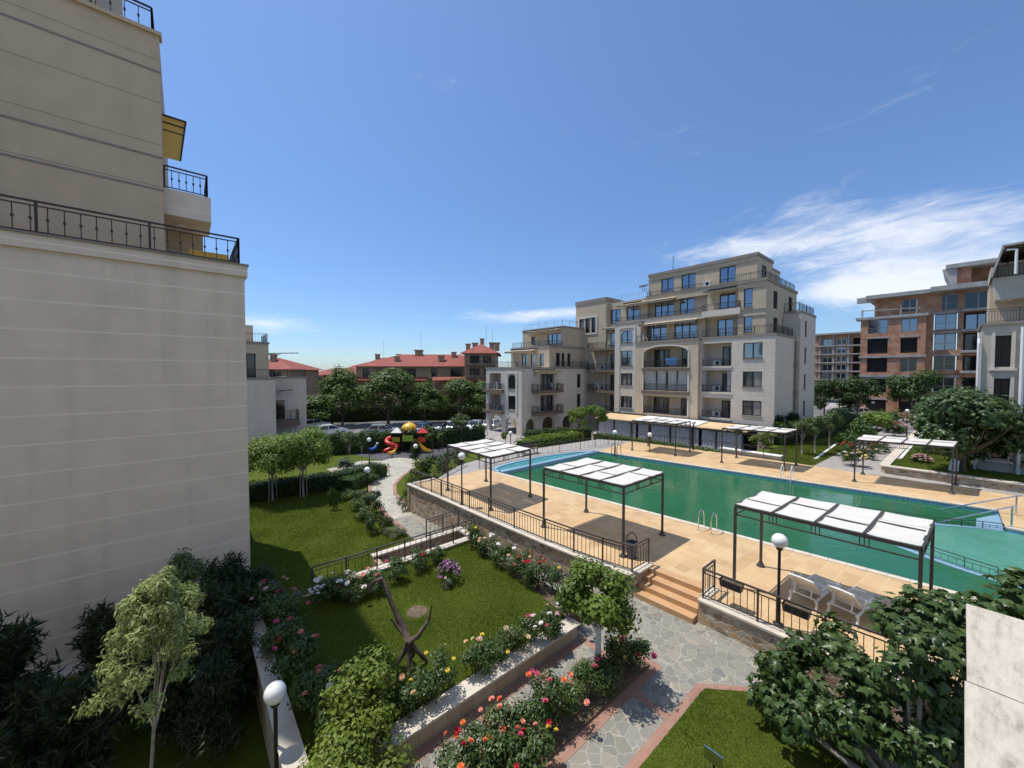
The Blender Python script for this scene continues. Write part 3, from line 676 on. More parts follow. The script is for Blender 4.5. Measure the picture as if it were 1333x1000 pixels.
handrail('steel handrail slanting into the pool from the deck corner, nearer of the pair',(27.15,-1.5),(25.9,.75))
handrail('steel handrail slanting into the pool from the deck corner, farther of the pair',(29.6,-1.75),(28.9,.6))
def ladder(label, p, d, mat):
    """two looped grab rails at the pool edge; d = unit vector from deck to water"""
    t = thing('pool_ladder',label,'pool ladder',(p[0],p[1],0)); s = (-d[1],d[0])
    for k in (-.26,.26):
        q = []
        for x,z in ((-.45,0),(-.45,.55),(-.36,.74),(-.18,.82),(0,.74),(.1,.5),(.12,-.9)):
            q.append((p[0]+s[0]*k+d[0]*x,p[1]+s[1]*k+d[1]*x,z))
        MB().tube(q,.024,7).build('grab_rail',mat,t)
        MB().lathe(q[0],[(.05,0),(.05,.015),(.026,.03)],8).build('foot_flange',mat,t)
    mb = MB()
    for z in (-.3,-.55,-.8): mb.bar((p[0]-s[0]*.26+d[0]*.12,p[1]-s[1]*.26+d[1]*.12,z),(p[0]+s[0]*.26+d[0]*.12,p[1]+s[1]*.26+d[1]*.12,z),.05,.03)
    mb.build('rungs',mat,t)
ladder('steel pool ladder on the near edge of the pool, between the two largest canopies',(16.95,6.9),(1,.0),M['steel'])
ladder('white pool ladder on the far edge of the pool in front of the lawn',(28.75,7.1),(-1,0),M['white'])
ladder('dark metal pool ladder in the far left corner of the pool',(26.75,18.4),(-1,0),M['pmetal'])
# ------------------------------------------------------------------ shade canopies
def pergola(label, c, h=2.55, group='white shade canopies on the pool deck', panels=4, gap=1):
    """c = four post feet: near-left, far-left, far-right, near-right"""
    t = thing('shade_canopy',label,'canopy',(sum(p[0] for p in c)/4,sum(p[1] for p in c)/4,0),0,group)
    P = [np.array((p[0],p[1],0.0)) for p in c]; up = np.array((0,0,1.0))
    for p in P:
        po = MB().bar(p,p+up*(h-.05),.072).build('post',M['pmetal'],t)
        MB().lathe(tuple(p),[(.14,0),(.14,.015),(.075,.12),(.06,.16)],8).build('base_plate',M['pmetal'],po)
    fr = MB()
    for a,b in ((0,1),(1,2),(2,3),(3,0)):
        fr.bar(P[a]+up*h,P[b]+up*h,.06,.09); fr.bar(P[a]+up*(h-.26),P[b]+up*(h-.26),.035)
        L = np.linalg.norm(P[b]-P[a])
        for f in ((.25,.5,.75) if L > 3 else (.33,.67)):
            q = P[a]+(P[b]-P[a])*f; d = (P[b]-P[a])/L
            for s in (-.09,0,.09): fr.bar(q+d*s+up*(h-.05),q+d*s+up*(h-.25),.022)
    for i in range(1,panels):
        f = i/panels; fr.bar(P[0]+(P[3]-P[0])*f+up*(h+.04),P[1]+(P[2]-P[1])*f+up*(h+.04),.075,.085)
    fr.build('frame',M['pmetal'],t)
    for i in range(panels):
        sp = .36 if i%2 == 0 else .64
        for s0,s1 in ((-.004,sp-.006),(sp+.006,1.004)):
            mb = MB(); f0 = i/panels+(.0 if i == 0 else .010); f1 = (i+1)/panels-(.0 if i == panels-1 else .010); n = 5; rows = []
            for a in range(n+1):
                fs = s0+(s1-s0)*a/n; r = []
                for b in range(3):
                    ff = f0+(f1-f0)*b/2
                    A = P[0]+(P[3]-P[0])*ff; B = P[1]+(P[2]-P[1])*ff; q = A+(B-A)*fs
                    r.append((q[0],q[1],h+.075-.035*math.sin(math.pi*a/n)-.012*(b == 1)))
                rows.append(r)
            for a in range(n):
                for b in range(2): mb.quad(rows[a][b],rows[a][b+1],rows[a+1][b+1],rows[a+1][b])
            mb.build('shade_panel',M['fabric'],t,True)
        f = (i+.5)/panels; spar = MB()
        A = P[0]+(P[3]-P[0])*(i/panels+.012)+(P[1]-P[0])*sp; B = P[0]+(P[3]-P[0])*((i+1)/panels-.012)+(P[1]-P[0])*sp
        spar.bar(A+up*(h+.062),B+up*(h+.062),.045).build('crossbar',M['pmetal'],t)
    return t
pergola('white panelled canopy nearest the globe lamp and the sun loungers',[(12.95,4.5),(15.05,4.4),(15.65,.45),(13.1,.55)])
pergola('white panelled canopy over the grey bin at the top of the steps',[(11.72,11.65),(14.55,11.6),(14.85,7.9),(12.02,7.88)])
pergola('white panelled canopy near the small pool at the left end of the deck',[(11.25,18.85),(13.98,18.9),(14.05,15.0),(11.2,14.75)])
pergola('pale canopy on the far deck in front of the restaurant curtains',[(29.2,18.35),(32.0,18.45),(32.45,14.88),(29.85,14.85)])
pergola('pale canopy on the far deck beside the green lawn',[(30.25,11.5),(32.9,11.43),(33.45,7.68),(30.95,7.77)])
pergola('pale canopy on the far deck in front of the raised stone planter',[(31.18,4.2),(33.85,4.15),(34.7,.15),(32.12,.27)])
# ------------------------------------------------------------------ globe lamps
def lamp(label, x, y, zb, zt, group='white globe lamps'):
    t = thing('globe_lamp',label,'lamp',(x,y,zb),0,group); h = zt-zb
    MB().lathe((x,y,zb),[(.12,0),(.12,.02),(.055,.05),(.055,.7),(.035,.74)],10).build('base',M['dmetal'],t)
    MB().tube([(x,y,zb+.7),(x,y,zb+h-.18)],.035,8).build('pole',M['dmetal'],t)
    MB().lathe((x,y,zb+h-.26),[(.04,0),(.075,.03),(.085,.09),(.06,.11)],10).build('collar',M['dmetal'],t)
    MB().sphere((x,y,zt),.185,20,12).build('globe',M['globe'],t,True)
for px,zt,zb,lab in [
    ((601,594),2.50,.055,'white globe lamp on the coping of the curved deck wall'),
    ((1015,704),2.28,.05,'white globe lamp in front of the nearest canopy beside the sun loungers'),
    ((478,612),.85,-1.6,'white globe lamp among shrubs at the bend of the garden path'),
    ((480.5,572.5),.85,-1.6,'white globe lamp at the corner of the playground lawn'),
    ((541,581),.85,-1.6,'white globe lamp rising out of the dark conical shrub'),
    ((664.6,564),1.3,-1.2,'white globe lamp before the arcade of the beige building'),
    ((800.6,563),1.9,-.02,'white globe lamp at the far left corner of the deck'),
    ((846,566),1.5,-1.2,'low white globe lamp seen over the restaurant hedge'),
    ((903,550),2.4,0.0,'white globe lamp standing before the white terrace cover'),
    ((1181,535),2.6,-.1,'white globe lamp beside the grey path near the far brick building'),
    ((1136.5,524),2.5,-.1,'most distant white globe lamp, beside the parked white cars'),
    ((571,557.5),.85,-1.6,'small globe lamp in front of the dark parking hedge, right of the play tower'),
    ((613,557),.85,-1.6,'small globe lamp at the right end of the dark parking hedge'),
    ((609,545.7),1.0,-1.6,'small globe lamp behind the parking hedge near the cars'),
    ((358,902),.80,-1.7,'nearest white globe lamp, in the bottom left beside the shaded wall')]:
    q = G(*px,zt); lamp(lab,q[0],q[1],zb,zt)
# ------------------------------------------------------------------ small things on the deck
t = thing('litter_bin','dark grey litter bin with hooped handle behind the railing corner','bin',(12.2,7.65,0))
MB().lathe((12.2,7.65,0),[(.15,0),(.16,.02),(.20,.55),(.215,.57),(.18,.57),(.15,.1)],16).build('bucket',M['bin'],t,False)
MB().tube([(12.2+.2*math.cos(a)*.7,7.65-.2*math.cos(a)*.7,.55+.36*math.sin(a)) for a in [math.pi*i/10 for i in range(11)]],.018,6).build('handle',M['dmetal'],t)
MB().lathe((12.2,7.65,0),[(.19,-.0),(.19,.03),(.15,.04)],12).build('foot',M['dmetal'],t)
for lab,v in (('black flower trough hooked on the railing just right of the steps',4.15),('black flower trough hooked on the railing beside the sun loungers',2.62)):
    t = thing('flower_trough',lab,'planter',(11.62,v,.5))
    mb = MB(); x = 11.64
    mb.add([(x-.0,v-.27,.55),(x+.2,v-.27,.55),(x+.2,v+.27,.55),(x,v+.27,.55),(x-.03,v-.29,.76),(x+.25,v-.29,.76),(x+.25,v+.29,.76),(x-.03,v+.29,.76)],[(0,3,2,1),(0,1,5,4),(1,2,6,5),(2,3,7,6),(3,0,4,7)])
    mb.build('trough',M['plasticblack'],t); MB().quad((x,v-.27,.71),(x+.22,v-.27,.71),(x+.22,v+.27,.71),(x,v+.27,.71)).build('soil',M['earth'],t)
def lounger(label, x, y, rz):
    t = thing('sun_lounger',label,'lounger',(0,0,0)); W = M['plasticwhite']
    for s in (-.31,.31):
        MB().tube([(-.62,s,.30),(0,s,.33),(.7,s,.33),(1.2,s,.29)],.032,7).build('side_rail',W,t)
        MB().tube([(-.5,s,.31),(-.62,s*1.05,0)],.03,7).build('leg',W,t); MB().tube([(.95,s,.31),(1.05,s*1.05,0)],.03,7).build('leg',W,t)
        MB().tube([(-.3,s*1.08,.33),(-.28,s*1.12,.55),(.2,s*1.12,.56),(.28,s*1.08,.33)],.024,6).build('armrest',W,t)
    mb = MB(); n = 8
    for i in range(n):
        a = -.2+1.35*i/n; mb.quad((a,-.28,.335-.02*math.sin(i)),(a+1.35/n,-.28,.335-.02*math.sin(i+1)),(a+1.35/n,.28,.335-.02*math.sin(i+1)),(a,.28,.335-.02*math.sin(i)))
    mb.build('seat_mesh',M['cream'],t)
    bk = MB().quad((-.2,-.27,.36),(-.2,.27,.36),(-.72,.26,.86),(-.72,-.26,.86)).build('back_mesh',M['cream'],t)
    fr = MB()
    for s in (-.29,.29): fr.tube([(-.18,s,.35),(-.74,s*.95,.88)],.03,7)
    fr.tube([(-.74,-.275,.88),(-.76,0,.90),(-.74,.275,.88)],.03,7); fr.tube([(-.45,-.28,.60),(-.45,.28,.60)],.02,6); fr.tube([(-.55,-.28,.33),(-.55,.28,.33)],.024,6)
    for s in (-.2,.2): fr.tube([(-.52,s,.66),(-.62,s,.33)],.018,6)
    fr.build('back_frame',W,bk)
    mb = MB()
    for a in (.35,.45,.62): mb.box(a,a+.05,-.30,.30,.342,.352)
    mb.build('slats',W,t)
    t.location = (x,y,0); t.rotation_euler = (0,0,rz); return t
lounger('white sun lounger with raised back, left of the pair under the nearest canopy',13.9,2.75,R(-8))
lounger('white sun lounger with raised back, half hidden by fig leaves',13.95,1.85,R(-12))
# sign in the grass
t = thing('lawn_sign','small blank grey plate on a stick at the edge of the near lawn','sign',(7.0,2.75,-.6))
MB().box(7.1,7.13,2.6,2.92,-.35,-.12).build('plate',M['steel'],t); MB().bar((7.14,2.76,-.6),(7.14,2.76,-.2),.03).build('stake',M['dmetal'],t)
# driftwood figure on the lawn
t = thing('driftwood_sculpture','dark driftwood sculpture like a long necked bird standing on the lawn','sculpture',(3.85,8.45,-.3))
B0 = np.array((3.85,8.45,-.3)); rt = np.array((.76,-.65,0)); fw = np.array((.65,.76,0)); zz = np.array((0,0,1.0))
def dp(a,b,c): return tuple(B0+rt*a+fw*b+zz*c)
MB().tube([dp(.1,0,.55),dp(-.1,.1,.95),dp(-.35,.2,1.35),dp(-.52,.25,1.75),dp(-.62,.28,1.98),dp(-.66,.28,2.0)],[.085,.07,.052,.048,.045,.025],8).build('neck',M['driftwood'],t,True)
MB().tube([dp(-.60,.28,1.98),dp(-.78,.26,1.93),dp(-.92,.24,1.75),dp(-.86,.24,1.68)],[.048,.044,.056,.03],7).build('head',M['driftwood'],t,True)
MB().tube([dp(.1,0,.6),dp(.35,-.05,.8),dp(.58,-.05,1.15),dp(.66,-.05,1.52)],[.07,.05,.035,.01],7).build('tail',M['driftwood'],t,True)
MB().tube([dp(-.02,.05,.75),dp(-.2,.05,.95),dp(-.35,.05,1.15)],[.05,.04,.01],6).build('stub',M['driftwood'],t,True)
for q in ([dp(.1,0,.62),dp(-.02,-.06,.38),dp(-.2,-.2,.1),dp(-.34,-.3,-.03)],[dp(.1,0,.6),dp(.28,.05,.35),dp(.42,.1,.18),dp(.5,.2,-.03)],[dp(.1,0,.6),dp(.12,-.1,.35),dp(.16,-.2,.15),dp(.18,-.3,-.03)],[dp(.1,0,.6),dp(.2,.0,.3),dp(.05,.25,-.02)]):
    MB().tube(q,[.07,.056,.044,.032] if len(q) == 4 else [.065,.05,.032],7).build('leg',M['driftwood'],t,True)
for ch in t.children:
    gj = np.random.default_rng(len(ch.data.vertices))
    for vv in ch.data.vertices: vv.co += Vector_(gj.normal(size=3)*.011)
# benches, far
t = thing('park_bench','dark slatted bench before the light green hedge, behind the small pool','bench',(21.5,22.9,0))
for i in range(3): pass
mb = MB(); [mb.bar((20.6,22.8+.13*i,.45),(22.4,22.8+.13*i,.45),.10,.03) for i in range(4)]; mb.build('seat',M['bark'],t)
mb = MB(); [mb.bar((20.6,23.25+.03*i,.6+.14*i),(22.4,23.25+.03*i,.6+.14*i),.03,.1) for i in range(3)]; mb.build('backrest',M['bark'],t)
for x in (20.8,22.2): MB().bar((x,22.85,0),(x,22.85,.44),.06).build('leg',M['dmetal'],t); MB().bar((x,23.22,0),(x,23.3,.9),.06).build('leg',M['dmetal'],t)
# our own balcony wall, lower right
t = thing('balcony_wall','stained pale stone balcony wall cap beside the fig tree, in the lower right corner','wall',(2.0,-.4,0))
m,nt,b = nodes('stained_stone'); p = pos(nt,(1,1,1),R(8))
f = noise(nt,pos(nt,(3.2,13,2),R(18)),2.2,9,.72); g2 = noise(nt,p,45,4); f3 = noise(nt,p,2.0,5)
col = ramp(nt,f,[(.36,(.25,.225,.18)),(.47,(.42,.385,.32)),(.62,(.52,.485,.415))])
col = mixc(nt,math_(nt,'MULTIPLY',ramp(nt,f3,[(.4,(0,0,0)),(.65,(1,1,1))]),.4),col,(.62,.58,.51)); col = mixc(nt,math_(nt,'MULTIPLY',g2,.2),col,(.33,.29,.25))
nt.links.new(col,b.inputs['Base Color']); b.inputs['Roughness'].default_value = .75; bump(nt,b,math_(nt,'ADD',f,g2),.15,.004)
M['stained'] = m
zc = H-1.2
for a0,a1 in ((.35,1.25),(1.257,2.29),(2.297,3.07)):
    MB().box(a0,a1,-.70,-.030 if a0 < 2 else -.036,zc-.045,zc).build('cap_slab',M['stained'],t)
MB().box(.3,3.04,-.66,-.06,2.0,zc-.046).build('wall',M['wallB3'],t)
MB().lathe((2.62,-.52,zc),[(.07,0),(.07,.012),(.05,.022),(.045,.022),(.03,.012)],16).build('drain_cap',M['steel'],t)

# the building this view is taken from: its garden front, unseen beyond the frame, is added to bounce warm light onto the left wall
Ow = thing('apartment_building','unseen cream rendered garden front of the building whose balcony wall shows at the lower right','apartment building',(-8,-3,-1.7))
mb = MB(); ops = []
for k in range(5):
    for a in range(6): ops.append((-26+5*a,-23.6+5*a,-1.0+3.05*k+(.9 if k else .2),-1.0+3.05*k+2.5))
mb.quad((-32,-1.3,-1.75),(5.2,-1.3,-1.75),(5.2,-1.3,-1.2),(-32,-1.3,-1.2))
As = sorted({-32,5.2}|{x for o in ops for x in o[:2]}); Zs = sorted({-1.2,15.5}|{x for o in ops for x in o[2:4]})
for i in range(len(As)-1):
    for j in range(len(Zs)-1):
        ca = (As[i]+As[i+1])/2; cz_ = (Zs[j]+Zs[j+1])/2
        if any(o[0]<ca<o[1] and o[2]<cz_<o[3] for o in ops): continue
        mb.quad((As[i],-1.3,Zs[j]),(As[i+1],-1.3,Zs[j]),(As[i+1],-1.3,Zs[j+1]),(As[i],-1.3,Zs[j+1]))
mb.quad((5.2,-1.3,-1.75),(5.2,-14,-1.75),(5.2,-14,15.5),(5.2,-1.3,15.5)); mb.quad((-32,-1.3,15.5),(5.2,-1.3,15.5),(5.2,-14,15.5),(-32,-14,15.5)); mb.build('wall',M['wallA'],Ow)
for o in ops:
    w = MB()
    for q in ((o[0],o[0]+.08,o[2],o[3]),(o[1]-.08,o[1],o[2],o[3]),((o[0]+o[1])/2-.05,(o[0]+o[1])/2+.05,o[2]+.08,o[3]-.08)): w.box(q[0],q[1],-1.46,-1.38,q[2],q[3])
    w.box(o[0]+.08,o[1]-.08,-1.46,-1.38,o[2],o[2]+.08); w.box(o[0]+.08,o[1]-.08,-1.46,-1.38,o[3]-.08,o[3])
    w = w.build('window',M['frame'],Ow); MB().quad((o[0],-1.42,o[2]),(o[1],-1.42,o[2]),(o[1],-1.42,o[3]),(o[0],-1.42,o[3])).build('pane',M['darkglass'],w)
# ================================================================== BUILDINGS
def blk(mb, u0, u1, v0, v1, z0, z1, opU=(), opV=()):
    facade(mb,Plane('U',u0),v0,v1,z0,z1,opU); facade(mb,Plane('V',v0),u0,u1,z0,z1,opV)
    mb.quad((u1,v0,z0),(u1,v1,z0),(u1,v1,z1),(u1,v0,z1)); mb.quad((u0,v1,z0),(u1,v1,z0),(u1,v1,z1),(u0,v1,z1)); mb.quad((u0,v0,z1),(u1,v0,z1),(u1,v1,z1),(u0,v1,z1))
def cap(parent, u0,u1,v0,v1,z,h=.22,o=.08,mat='trim',t=.35):
    """cornice running round the top of a block"""
    mb = MB(); mb.box(u0-o,u0+t,v0-o,v1+o,z-h,z+.012); mb.box(u0+t,u1+o,v0-o,v0+t,z-h,z+.011); mb.box(u0+t,u1+o,v1-t,v1+o,z-h,z+.011); mb.box(u1-t,u1+o,v0+t,v1-t,z-h,z+.010)
    return mb.build('cornice',M[mat],parent)
def brail(parent, pts, h=.85, post=2.4, bal=.16, knobs=False, mat='metal', pw=.05, bw=.022, name='railing'):
    return rail_mb(MB(),pts,h,post,bal,pw,bw,knobs).build(name,M[mat],parent)
def door(parent, pl, a0, a1, z0, z1, d, cols=2, glass='curtainglass'):
    return window(parent,pl,a0,a1,z0,z1,d,cols,0,glass,.07,False,'balcony_door')
# ---------------------------------------------------------------- main apartment building across the pool
Bd = thing('apartment_building','large stepped beige and grey apartment building with arched loggia across the pool','apartment building',(48,22,-1.2))
# right block
pU = Plane('U',42.8); mb = MB(); zs = ((8.1,9.65),(5.25,6.8),(2.4,3.9)); lz = ((7.35,9.8),(4.6,6.95),(1.85,4.0))
blk(mb,42.8,49.3,11.65,18.6,-1.3,10.43,[(12.72,14.42,a,b,.16) for a,b in zs]+[(15.5,18.42,a,b,1.5) for a,b in lz],[])
mb.build('wall',M['wallB1'],Bd); cap(Bd,42.8,49.2,11.65,18.6,10.46,.2,.06)
for i,(a,b) in enumerate(zs): window(Bd,pU,12.72,14.42,a,b,.15,2,0,('glass','curtainglass','curtainglass')[i])
for i,(a,b) in enumerate(lz):
    door(Bd,pU,15.6,16.9,a,b-.35,1.47); MB().box(42.72,44.2,15.4,18.5,a-.16,a+.03).build('balcony_ledge',M['pale'],Bd)
    brail(Bd,[(42.86,15.52,a+.03),(42.86,18.4,a+.03)],.75,1.5,.13); aircon(Bd,pU,17.3,a+.1,1.2)
for v in (15.62,18.1):
    mb = MB(); [mb.quad((43.0+.05*math.sin(i*2),v+.05*i,4.7),(43.0+.05*math.sin(i*2+2),v+.05*i+.05,4.7),(43.0+.04*math.sin(i*2+2),v+.05*i+.05,6.9),(43.0+.04*math.sin(i*2),v+.05*i,6.9)) for i in range(6)]
    mb.build('curtain',M['curtain'],Bd)
mb = MB(); mb.tube([(49.1,11.5,-1),(49.1,11.5,10)],.09,8); mb.box(48.95,49.25,11.35,11.62,4.3,4.7); mb.box(48.95,49.25,11.35,11.62,7.3,7.7); mb.build('drainpipe',M['trim'],Bd)
brail(Bd,[(43.0,18.5,10.46),(43.0,11.85,10.46),(49.1,11.85,10.46)],.85,1.6,.2)
# rear right block
mb = MB(); sl = ((10.5,12.3),(7.6,9.4),(4.75,6.5),(1.9,3.6))
blk(mb,49.3,55.6,11.2,22,-1.3,13.2,[],[(51.05,51.85,a,b,.18) for a,b in sl]); mb.build('wall',M['wallB1'],Bd); cap(Bd,49.3,55.6,11.2,22,13.22,.2,.05)
for a,b in sl: window(Bd,Plane('V',11.2),51.05,51.85,a,b,.16,1,0,'darkglass',.06,False)
brail(Bd,[(49.4,12.7,13.23),(49.4,11.4,13.23),(55.4,11.4,13.23)],.85,1.5,.2)
# arched loggia bay
pA = Plane('U',42.2); mb = MB(); az = ((7.28,9.75),(4.58,6.85),(1.82,3.95))
facade(mb,pA,18.6,26.2,-1.3,10.38,[(19.7,25.05,a,b,1.7) for a,b in az]); arch_fill(mb,pA,19.7,25.05,9.0,9.76,.25,14)
facade(mb,Plane('V',18.6),42.2,44.6,-1.3,10.38); mb.quad((42.2,26.2,-1.3),(44.6,26.2,-1.3),(44.6,26.2,10.38),(42.2,26.2,10.38)); mb.quad((42.2,18.6,10.38),(44.6,18.6,10.38),(44.6,26.2,10.38),(42.2,26.2,10.38))
mb.build('wall',M['wallB3'],Bd); cap(Bd,42.2,44.6,18.6,26.2,10.40,.22,.09)
mb = MB(); n = 14
for s in (19.55,25.05): mb.box(42.12,42.3,s,s+.15,1.8,9.0)
pt = [(22.375-2.75*math.cos(math.pi*i/n),9.0+.78*math.sin(math.pi*i/n)) for i in range(n+1)]
for (a,b),(c,d) in zip(pt[:-1],pt[1:]): mb.bar((42.2,a,b+.05),(42.2,c,d+.05),.16,.16)
mb.build('arch_surround',M['pale'],Bd)
for i,(a,b) in enumerate(az):
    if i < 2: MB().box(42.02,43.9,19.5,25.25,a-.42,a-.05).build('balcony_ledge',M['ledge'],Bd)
    brail(Bd,[(42.3,19.72,a),(42.3,25.03,a)],.8,2.7,.14)
    door(Bd,pA,22.7,24.6,a,b-.3,1.67,3); door(Bd,pA,19.8,21.2,a,b-.3,1.67,2)
mb = MB(); k = 0
for v0,v1 in ((19.75,20.9),(21.1,22.1),(22.4,23.4),(23.6,25.0)):
    n = 16
    for i in range(n):
        a0 = v0+(v1-v0)*i/n; a1 = v0+(v1-v0)*(i+1)/n; f = lambda j: 42.55+.06*math.sin(j*1.9)
        mb.quad((f(i)+.1,a0-.12+(a0-v0)*.2,4.65),(f(i+1)+.1,a1-.12+(a1-v0)*.2,4.65),(f(i+1),a1,6.85),(f(i),a0,6.85))
mb.build('curtain',M['fabric'],Bd)
for v in (21.0,22.25,23.5): MB().box(42.35,42.41,v-.03,v+.03,4.6,6.85).build('glazing_bar',M['frame'],Bd)
# window bay left of the arch
pC = Plane('U',43.3); mb = MB(); cz = ((10.5,12.05),(7.55,9.5),(5.05,6.6),(2.15,3.65))
blk(mb,43.3,46,26.2,29.95,-1.3,13.05,[(27.3,28.98,a,b,.16) for a,b in cz]); arch_fill(mb,pC,27.3,28.98,11.6,12.06,.12); mb.build('wall',M['wallB1'],Bd); cap(Bd,43.3,46,26.2,29.95,13.08,.2,.05)
mb = MB()
for a in (26.85,29.15): mb.box(43.22,43.31,a,a+.22,1.6,12.6)
mb.box(43.22,43.31,27.07,29.15,12.38,12.6); mb.build('window_surround',M['pale'],Bd)
for i,(a,b) in enumerate(cz): window(Bd,pC,27.3,28.98,a,b,.15,2,.25 if i < 2 else 0,'glass' if i < 2 else 'curtainglass')
# balcony bay
pB = Plane('U',45.2); mb = MB(); bz = (10.05,7.1,4.25,1.4)
facade(mb,pB,29.95,34.7,-1.3,12.5,[(30.4,31.95,z,z+2.15,.12) for z in bz]+[(34.05,34.6,z+.25,z+2.3,.12) for z in bz[1:]]); mb.build('wall',M['wallB3'],Bd)
for z in bz:
    door(Bd,pB,30.4,31.95,z,z+2.15,.1,2,'glass' if z > 7 else 'darkglass')
    if z < 10: window(Bd,pB,34.05,34.6,z+.25,z+2.3,.1,1,0,'darkglass',.05,False)
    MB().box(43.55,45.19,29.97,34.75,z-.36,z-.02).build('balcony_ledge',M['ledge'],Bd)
    brail(Bd,[(45.1,34.65,z),(43.65,34.65,z),(43.65,30.05,z)],.8,1.6,.15)
    aircon(Bd,pB,33.2,z+.05,-.05) if z < 9 else None
awning(Bd,pB,30.1,32.2,12.75,1.5,.1)
# tower
pT = Plane('U',44.95); mb = MB(); blk(mb,44.95,49,32.55,38.0,-1.3,17.2,[(34.32,35.1,12.45,14.6,.2),(35.4,36.2,12.45,14.6,.2),(36.5,37.28,12.45,14.6,.2)]); mb.build('wall',M['wallB2'],Bd); cap(Bd,44.95,49,32.55,38.0,17.22,.5,.08)
for a,b in ((34.32,35.1),(35.4,36.2),(36.5,37.28)): window(Bd,pT,a,b,12.45,14.6,.18,1,0,'darkglass',.05,False)
mb = MB(); mb.box(44.87,44.96,34.0,34.3,12.2,14.9); mb.box(44.87,44.96,37.3,37.6,12.2,14.9); mb.box(44.87,44.96,34.3,37.3,14.62,14.9); mb.box(44.87,44.96,34.3,37.3,12.2,12.43); mb.build('window_surround',M['pale'],Bd)
# fifth floor, middle
p5 = Plane('U',45.6); mb = MB(); w5 = ((30.6,32.3,13.5,15.45,2),(27.8,29.65,13.6,15.5,2),(23.1,25.6,13.3,15.4,3),(20.65,22.35,13.6,15.5,2))
blk(mb,45.6,54,18.9,32.55,10,16.35,[(a,b,c,d,.16) for a,b,c,d,_ in w5]); mb.build('wall',M['wallB2'],Bd)
for a,b,c,d,k in w5: window(Bd,p5,a,b,c,d,.15,k,.22)
p4 = Plane('U',44.5); mb = MB(); w4 = ((23.4,26.05,10.7,12.55,3),(19.8,22.45,10.7,12.6,3))
blk(mb,44.5,45.7,18.9,26.25,10.2,12.9,[(a,b,c,d,.16) for a,b,c,d,_ in w4]); mb.build('wall',M['wallB2'],Bd)
for a,b,c,d,k in w4: window(Bd,p4,a,b,c,d,.15,k,.22)
mb = MB(); mb.box(43.95,44.2,18.55,30.2,12.72,13.36); mb.box(44.2,46,18.55,32.5,12.75,12.88); mb.build('terrace_parapet',M['wallB1'],Bd)
MB().box(43.87,44.26,18.5,30.25,13.361,13.44).build('coping',M['trim'],Bd)
brail(Bd,[(44.1,30.1,13.44),(44.1,18.7,13.44)],.55,2.4,.2); brail(Bd,[(42.4,26.1,10.4),(42.4,18.7,10.4)],.8,2.4,.18)
awning(Bd,p4,19.4,26.3,13.0,1.5,.45); awning(Bd,p5,22.6,30.2,15.95,1.6,.45)
mb = MB(); mb.box(45.1,45.6,26.35,27.2,13.4,16.0); mb.build('pilaster',M['wallB3'],Bd)
# top floor
p6 = Plane('U',46.0); mb = MB(); w6 = ((23.37,24.99,16.75,18.4),(20.72,22.4,16.75,18.45),(16.38,18.05,16.7,18.42))
blk(mb,46.0,51.0,14.3,26.7,15.7,19.3,[(a,b,c,d,.16) for a,b,c,d in w6],[(47.4,48.9,16.3,18.3,.16)]); blk(mb,51.0,54,14.4,24,15.7,18.6); mb.build('wall',M['wallB2'],Bd)
cap(Bd,46.0,51.0,14.3,26.7,19.33,.32,.09); cap(Bd,51.0,54,14.4,24,18.62,.2,.05)
for a,b,c,d in w6: window(Bd,p6,a,b,c,d,.15,2,.22)
door(Bd,Plane('V',14.3),47.4,48.9,16.3,18.3,.14)
MB().box(45.92,46.0,14.25,26.75,18.5,18.6).build('string_course',M['trim'],Bd)
mb = MB(); mb.box(45.15,45.4,15.0,26.6,15.5,16.33); mb.build('terrace_parapet',M['wallB2'],Bd); MB().box(45.08,45.47,14.95,26.65,16.331,16.42).build('coping',M['trim'],Bd)
brail(Bd,[(45.3,26.5,16.42),(45.3,19.2,16.42)],.5,2.4,.3); brail(Bd,[(46.3,32.4,16.36),(46.3,26.8,16.36)],1.0,1.5,.4,False,'steel',.04,.02)
aircon(Bd,p6,19.3,16.55,-.1)
mb = MB(); mb.tube([(48,24.5,19.3),(48,24.5,21.6)],.035,6); mb.tube([(48,24.2,21.2),(48,24.8,21.2)],.015,4); mb.build('antenna',M['dmetal'],Bd)
awning(Bd,p6,26.75,27.6,18.0,.8,.1)
# right upper block
p2 = Plane('U',43.5); mb = MB()
facade(mb,p2,12.7,15.2,10.2,16.0,[(13.9,14.68,13.3,15.2,.16),(13.88,14.66,10.75,12.4,.16)])
sv = ((45.7,47.1,13.25,15.05),(50.9,52.3,13.3,15.1),(45.85,47.25,10.7,12.35),(48.67,49.1,10.7,12.4))
facade(mb,Plane('V',12.7),43.5,54,10.2,16.0,[(*s,.16) for s in sv])
mb.quad((43.5,15.2,10.2),(45,15.2,10.2),(45,15.2,16),(43.5,15.2,16)); mb.quad((43.5,12.7,16),(54,12.7,16),(54,19,16),(43.5,15.2,16))
pR = Plane('U',45.0); facade(mb,pR,15.2,18.9,10.2,15.75,[(15.95,17.6,13.45,15.3,.16),(16.15,17.8,10.6,12.5,.16)]); mb.quad((45,18.9,10.2),(46,18.9,10.2),(46,18.9,15.75),(45,18.9,15.75)); mb.build('wall',M['wallB2'],Bd)
window(Bd,p2,13.9,14.68,13.3,15.2,.15,1,.2); window(Bd,p2,13.88,14.66,10.75,12.4,.15,1,.2)
door(Bd,pR,15.95,17.6,13.45,15.3,.14,2,'glass'); door(Bd,pR,16.15,17.8,10.6,12.5,.14,2,'glass')
for s in sv: window(Bd,Plane('V',12.7),*s,.14,2 if s[1]-s[0] > 1 else 1,0,'darkglass',.06,False)
